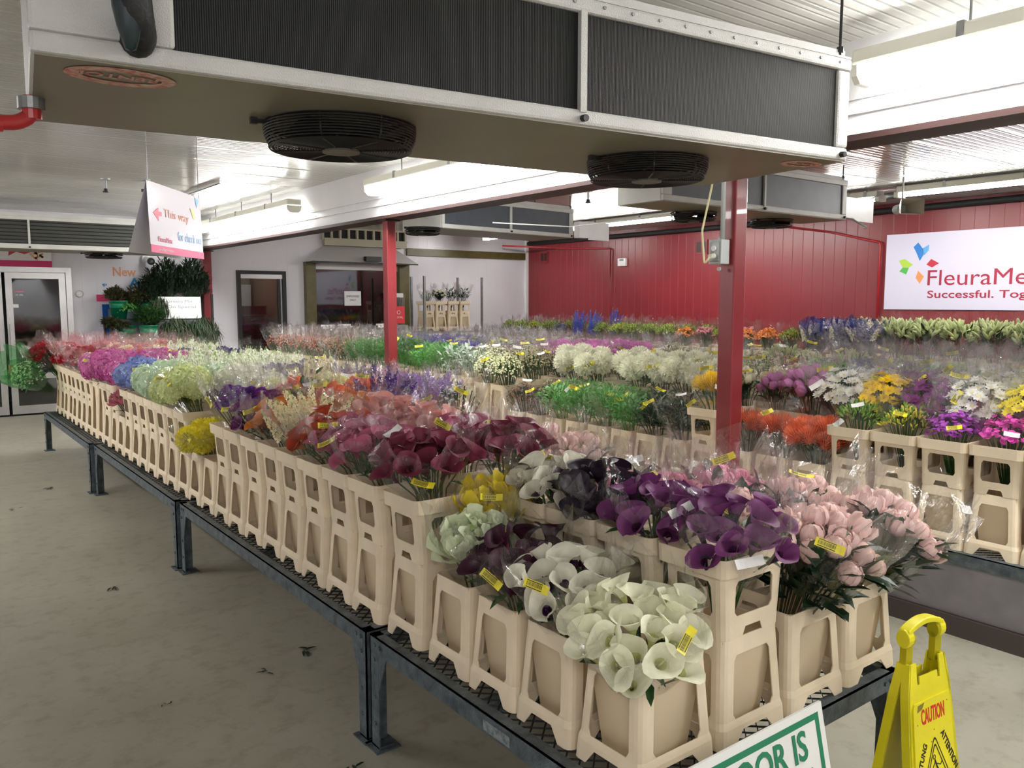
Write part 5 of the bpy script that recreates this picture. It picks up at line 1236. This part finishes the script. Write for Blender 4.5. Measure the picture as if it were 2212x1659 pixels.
# ================================================================ floor signs
M_cy = mat('yellow plastic floor sign', hexc(228,216,20), 0.38, rgb2=hexc(206,196,24), noise_scale=5, bump=0.05, bump_scale=120)
M_redtx = mat('red sign lettering', hexc(196,36,24), 0.5); M_blktx = mat('black sign lettering', hexc(24,24,22), 0.5)
M_smudge = mat('dark scuffs', hexc(120,112,30), 0.6)
def lerp(a, b_, t): return a+(b_-a)*t
cs = empty('wet_floor_sign', (CSX,CSY,0), radians(CSR), 'yellow folding CAUTION floor sign standing at the bench corner', 'floor sign')
HS = 0.64
def panel(sign, detailed):
    e = empty('panel', (0,0,0)); e.parent = cs
    # panel outline in its own plane, hinge at z=HS
    out = [(-0.145,0.0),(0.145,0.0),(0.136,0.10),(0.112,0.44),(0.094,0.505),(0.094,0.53),(0.060,0.53),(0.060,0.47),(0.0475,0.47),(0.0475,0.49),(-0.0475,0.49),(-0.0475,0.47),(-0.060,0.47),(-0.060,0.53),(-0.094,0.53),(-0.094,0.505),(-0.112,0.44),(-0.136,0.10)]
    tilt = radians(9)*sign
    M = Matrix.Translation((0,sign*0.012,HS-0.03)) @ Matrix.Rotation(tilt if sign < 0 else tilt,4,'X') @ Matrix.Translation((0,0,-0.58)) @ Matrix.Rotation(radians(90),4,'X')
    q = MB(); q.plate(out, t=0.006, M=M); 
    # raised centre plate and rims
    inn = [(-0.115,0.03),(0.115,0.03),(0.098,0.41),(0.09,0.425),(-0.09,0.425),(-0.098,0.41)]
    if sign < 0: q.plate(inn, t=0.012, M=M)
    else: q.plate(inn, t=0.012, M=M @ Matrix.Translation((0,0,-0.006)))
    for s_ in (-1,1):
        q.plate([(s_*0.145,0.0),(s_*0.132,0.0),(s_*0.102,0.44),(s_*0.085,0.53),(s_*0.094,0.53),(s_*0.112,0.44)], t=0.03, M=M @ Matrix.Translation((0,0,-0.024 if sign < 0 else 0.0)))
    # hinge barrels
    for s_ in (-1,1): q.cyl((s_*0.060,sign*0.0,HS-0.015),(s_*0.094,sign*0.0,HS-0.015),0.022,16); q.box((min(s_*0.060,s_*0.094),-0.012,HS-0.10),(max(s_*0.060,s_*0.094),0.012,HS-0.02))
    o = q.build('board', M_cy, e); bevel(o, 0.003)
    return e, M
fp, FM = panel(-1, True); panel(1, False)
hd = MB(); n = 12; cs.scale = (0.95,0.85,1.08)
for i in range(n):
    x0 = -0.094+0.188*i/n; x1 = -0.094+0.188*(i+1)/n; f = lambda x: HS+0.012+0.022*(1-(x/0.094)**2)
    for zz in (0,):
        hd.add([(x0,-0.02,f(x0)-0.016),(x1,-0.02,f(x1)-0.016),(x1,-0.02,f(x1)),(x0,-0.02,f(x0)),(x0,0.02,f(x0)-0.016),(x1,0.02,f(x1)-0.016),(x1,0.02,f(x1)),(x0,0.02,f(x0))],[(0,1,2,3),(5,4,7,6),(3,2,6,7),(1,0,4,5)]+([(4,0,3,7)] if i == 0 else [])+([(1,5,6,2)] if i == n-1 else []))
for s_ in (-1,1): hd.cyl((s_*0.07,0,HS-0.012),(s_*0.099,0,HS-0.012),0.026,16)
o = hd.build('handle', M_cy, cs); bevel(o, 0.004)
def on_panel(o, x, z, rot=0.0, off=0.0125): o.parent = fp; o.matrix_local = FM @ Matrix.Translation((x,z,off)) @ Matrix.Rotation(rot,4,'Z'); return o
on_panel(text('CAUTION', M_redtx, None, (0,0,0), (0,0,0), width=0.122, height=0.042, bold=0.02, align='CENTER'), 0.0, 0.362)
q = MB()
def tri(R_, cy): return [(0,cy+R_),(-R_*0.92,cy-R_*0.62),(R_*0.92,cy-R_*0.62)]
def rtri(R_, cy, rd):
    P = [Vector((a,b_)) for a,b_ in tri(R_,cy)]; out = []
    for i in range(3):
        a, b_, c = P[i-1], P[i], P[(i+1)%3]; A = b_+(a-b_).normalized()*rd; C = b_+(c-b_).normalized()*rd
        for t in (0,.25,.5,.75,1): pnt = A.lerp(b_,t).lerp(b_.lerp(C,t),t); out.append((pnt.x,pnt.y))
    return out
q.plate(rtri(0.100,0.225,0.018),[rtri(0.094,0.225,0.017)],t=0.0008); q.plate(rtri(0.082,0.223,0.014),[rtri(0.076,0.223,0.013)],t=0.0008)
# slipping figure: outline strokes
def stroke(pts, w_=0.0028):
    pts = [(a_,b2+0.04) for a_,b2 in pts]
    for a, b_ in zip(pts[:-1], pts[1:]):
        d = Vector((b_[0]-a[0], b_[1]-a[1])); n_ = Vector((-d.y,d.x)).normalized()*w_/2; q.plate([(a[0]-n_.x,a[1]-n_.y),(b_[0]-n_.x,b_[1]-n_.y),(b_[0]+n_.x,b_[1]+n_.y),(a[0]+n_.x,a[1]+n_.y)], t=0.0008)
stroke([(0.006*cos(t)-0.008,0.225+0.006*sin(t)) for t in [k*0.785 for k in range(9)]],0.002)
stroke([(-0.006,0.217),(0.004,0.195),(0.012,0.185)],0.006); stroke([(0.004,0.205),(0.022,0.198),(0.03,0.205)]); stroke([(-0.004,0.212),(-0.018,0.198),(-0.022,0.182)]); stroke([(0.010,0.186),(0.028,0.176),(0.022,0.158)],0.004); stroke([(0.008,0.186),(-0.004,0.17),(0.012,0.152),(0.026,0.146)],0.004)
sy = q.build('warning_triangle', M_blktx, None); on_panel(sy, 0, 0)
on_panel(text('ACHTUNG', M_blktx, None, (0,0,0), (0,0,0), width=0.115, height=0.021, bold=0.03, align='CENTER'), -0.068, 0.255, radians(60))
on_panel(text('ATTENTION', M_blktx, None, (0,0,0), (0,0,0), width=0.135, height=0.021, bold=0.03, align='CENTER'), 0.066, 0.262, radians(-60))
on_panel(text('CUIDADO', M_blktx, None, (0,0,0), (0,0,0), width=0.125, height=0.022, bold=0.03, align='CENTER'), 0.0, 0.128)
q = MB(); r = random.Random(4)
for k in range(9): x_, z_ = r.uniform(-.09,.09), r.uniform(.28,.42); q.plate([(x_+0.003*cos(t)*r.uniform(.5,1.4), z_+0.002*sin(t)) for t in [j*1.05 for j in range(6)]], t=0.0004)
q.plate([(-0.08,0.40),(-0.075,0.418),(-0.04,0.421),(-0.055,0.405)], t=0.0004); on_panel(q.build('scuff_marks', M_smudge, None), 0, 0, 0, 0.0122)
# white board sign
M_grn = mat('green sign print', hexc(22,118,82), 0.45); M_sgw = mat('white sign board face', hexc(226,226,222), 0.4, noise_amt=0.05)
fs = empty('floor_sign', (FSX,FSY,0), radians(FSR), 'white and green FLOOR IS SLIPPERY board sign at the bottom edge', 'floor sign')
FS_T = Matrix.Translation((0,0,0)) @ Matrix.Rotation(radians(-12),4,'X')
def fsb(mb, name, m): o = mb.build(name, m, None); o.parent = fs; o.matrix_local = FS_T; return o
fsb(MB().box((-0.60,0,0.02),(0.0,0.008,FSZ)), 'board', M_sgw)
q = MB(); q.plate([(-0.578,0.04),(-0.022,0.04),(-0.022,FSZ-0.021),(-0.578,FSZ-0.021)],[[(-0.562,0.056),(-0.038,0.056),(-0.038,FSZ-0.037),(-0.562,FSZ-0.037)]],t=0.001,M=Matrix.Translation((0,0.0,0)) @ RXM); fsb(q, 'border', M_grn)
for s_, z_, w_, xr in (('FLOOR IS', FSZ-0.122, 0.375, -0.088), ('SLIPPERY', FSZ-0.222, 0.39, -0.078)):
    o = text(s_, M_grn, fs, (0,0,0), (0,0,0), width=w_, height=0.076, bold=0.02); o.matrix_local = FS_T @ Matrix.Translation((xr-w_,-0.0015,z_)) @ RXM
pl = MB().box((-0.45,0.0,0.0),(-0.40,0.012,FSZ*0.86)).box((-0.2,0.0,0),(-0.15,0.012,FSZ*0.86)); o = pl.build('rear_leg', M_sgw, fs); o.rotation_euler = (radians(16),0,0); o.location = (0,0.245,0); o.rotation_euler = (radians(12),0,0)
# ================================================================ leaf litter on the floor
for i,(x_,y_,s_) in enumerate(((0.93,5.02,1.2),(1.48,3.53,1.3),(1.225,3.43,0.8),(1.05,8.08,1.2),(0.70,7.44,0.8),(0.80,3.38,0.5),(1.2,2.52,1.0))):
    q = MB(); r = random.Random(i)
    for k in range(4): leaf(q, Matrix.Translation((r.uniform(-.02,.02),r.uniform(-.02,.02),0.006)) @ Matrix.Rotation(r.random()*6.28,4,'Z'), 0.05*s_, 0.012*s_, 0, 0.1, 0.4)
    tag(q.build('fallen_leaves', M_leafd, loc=(x_,y_,0)), 'small scrap of dried leaves on the open floor, '+['left of the middle bench joint','largest, in the shade under the second bench','small one just outside the shaded scrap','beside the farthest bench leg','far left speck','tiny speck nearest the camera','beside the near bench feet'][i], 'leaf')

# ================================================================ place the bouquets and buckets; the hidden and farthest remainder become one mass each
import numpy as np
CACHE = {}
def mdata(me):
    if me.name not in CACHE:
        nv, nl, nf = len(me.vertices), len(me.loops), len(me.polygons)
        co = np.empty(nv*3, np.float32); me.vertices.foreach_get('co', co); lv = np.empty(nl, np.int32); me.loops.foreach_get('vertex_index', lv)
        ls = np.empty(nf, np.int32); me.polygons.foreach_get('loop_start', ls); mi = np.zeros(nf, np.int32); me.polygons.foreach_get('material_index', mi)
        CACHE[me.name] = (co.reshape(-1,3), lv, ls, mi, list(me.materials))
    return CACHE[me.name]
def merged(name, items, label, cat):
    mats = []; CO = []; LV = []; LS = []; MI = []; vo = 0; lo = 0
    for me, M in items:
        co, lv, ls, mi, ms = mdata(me); A = np.array(M, np.float32); CO.append(co @ A[:3,:3].T + A[:3,3]); LV.append(lv+vo); LS.append(ls+lo)
        ix = []
        for m in ms:
            if m not in mats: mats.append(m)
            ix.append(mats.index(m))
        MI.append(np.array(ix or [0], np.int32)[np.minimum(mi, max(len(ix)-1, 0))]); vo += len(co); lo += len(lv)
    CO = np.concatenate(CO); LV = np.concatenate(LV); LS = np.concatenate(LS); MI = np.concatenate(MI)
    me = bpy.data.meshes.new(name); me.vertices.add(len(CO)); me.vertices.foreach_set('co', CO.ravel()); me.loops.add(len(LV)); me.loops.foreach_set('vertex_index', LV)
    me.polygons.add(len(LS)); me.polygons.foreach_set('loop_start', LS); 
    for m in mats: me.materials.append(m)
    me.polygons.foreach_set('material_index', MI); me.update(calc_edges=True); me.validate()
    o = bpy.data.objects.new(name, me); COL.objects.link(o); tag(o, label, cat); o['kind'] = 'stuff'; return o
SPEC.sort(key=lambda s: s[:2]); NMAX = 296
for sc_, i_, a, k in SPEC[:NMAX]: real_bouquet(*a, **k)
items = []
for sc_, i_, a, k in SPEC[NMAX:]:
    kind, x, y, rim, lean, scale = a[:6]; t = template(kind, i_ % 2, False)
    rz = RND.random()*6.28; lv = Vector((lean[0], lean[1], 0)); R3 = Matrix.Rotation(rz, 3, 'Z')
    if lv.length > 1e-4: R3 = Matrix.Rotation(lv.length, 3, Vector((-lv.y, lv.x, 0)).normalized()) @ R3
    M = Matrix.Translation((x, y, rim-BASE*0.9)) @ R3.to_4x4() @ Matrix.Scale(scale, 4)
    for me in (t['bm'], t['fol'], t['slv']):
        if me: items.append((me, M))
if items: merged('flower_bouquets', items, 'mass of mixed far flower bouquets filling the rear benches behind the countable ones', 'bouquets')
BK = [b for b in BSPEC if b[2][6] == 'flower_bucket']; CL = [b for b in BSPEC if b[2][6] != 'flower_bucket']
for lst, nm, lb, ct in ((BK, 'flower_buckets', 'cream buckets hidden under the flowers of the inner bench columns', 'buckets'), (CL, 'bucket_collars', 'cream collars hidden under the flowers of the inner bench columns', 'bucket collars')):
    lst.sort(key=lambda s: s[:2])
    for b in lst[:294]: real_bucket(*b[2])
    rest = [(b[2][3], Matrix.Translation(b[2][:3]) @ Matrix.Rotation(b[2][5],4,'Z')) for b in lst[294:]]
    if rest: merged(nm, rest, lb, ct)
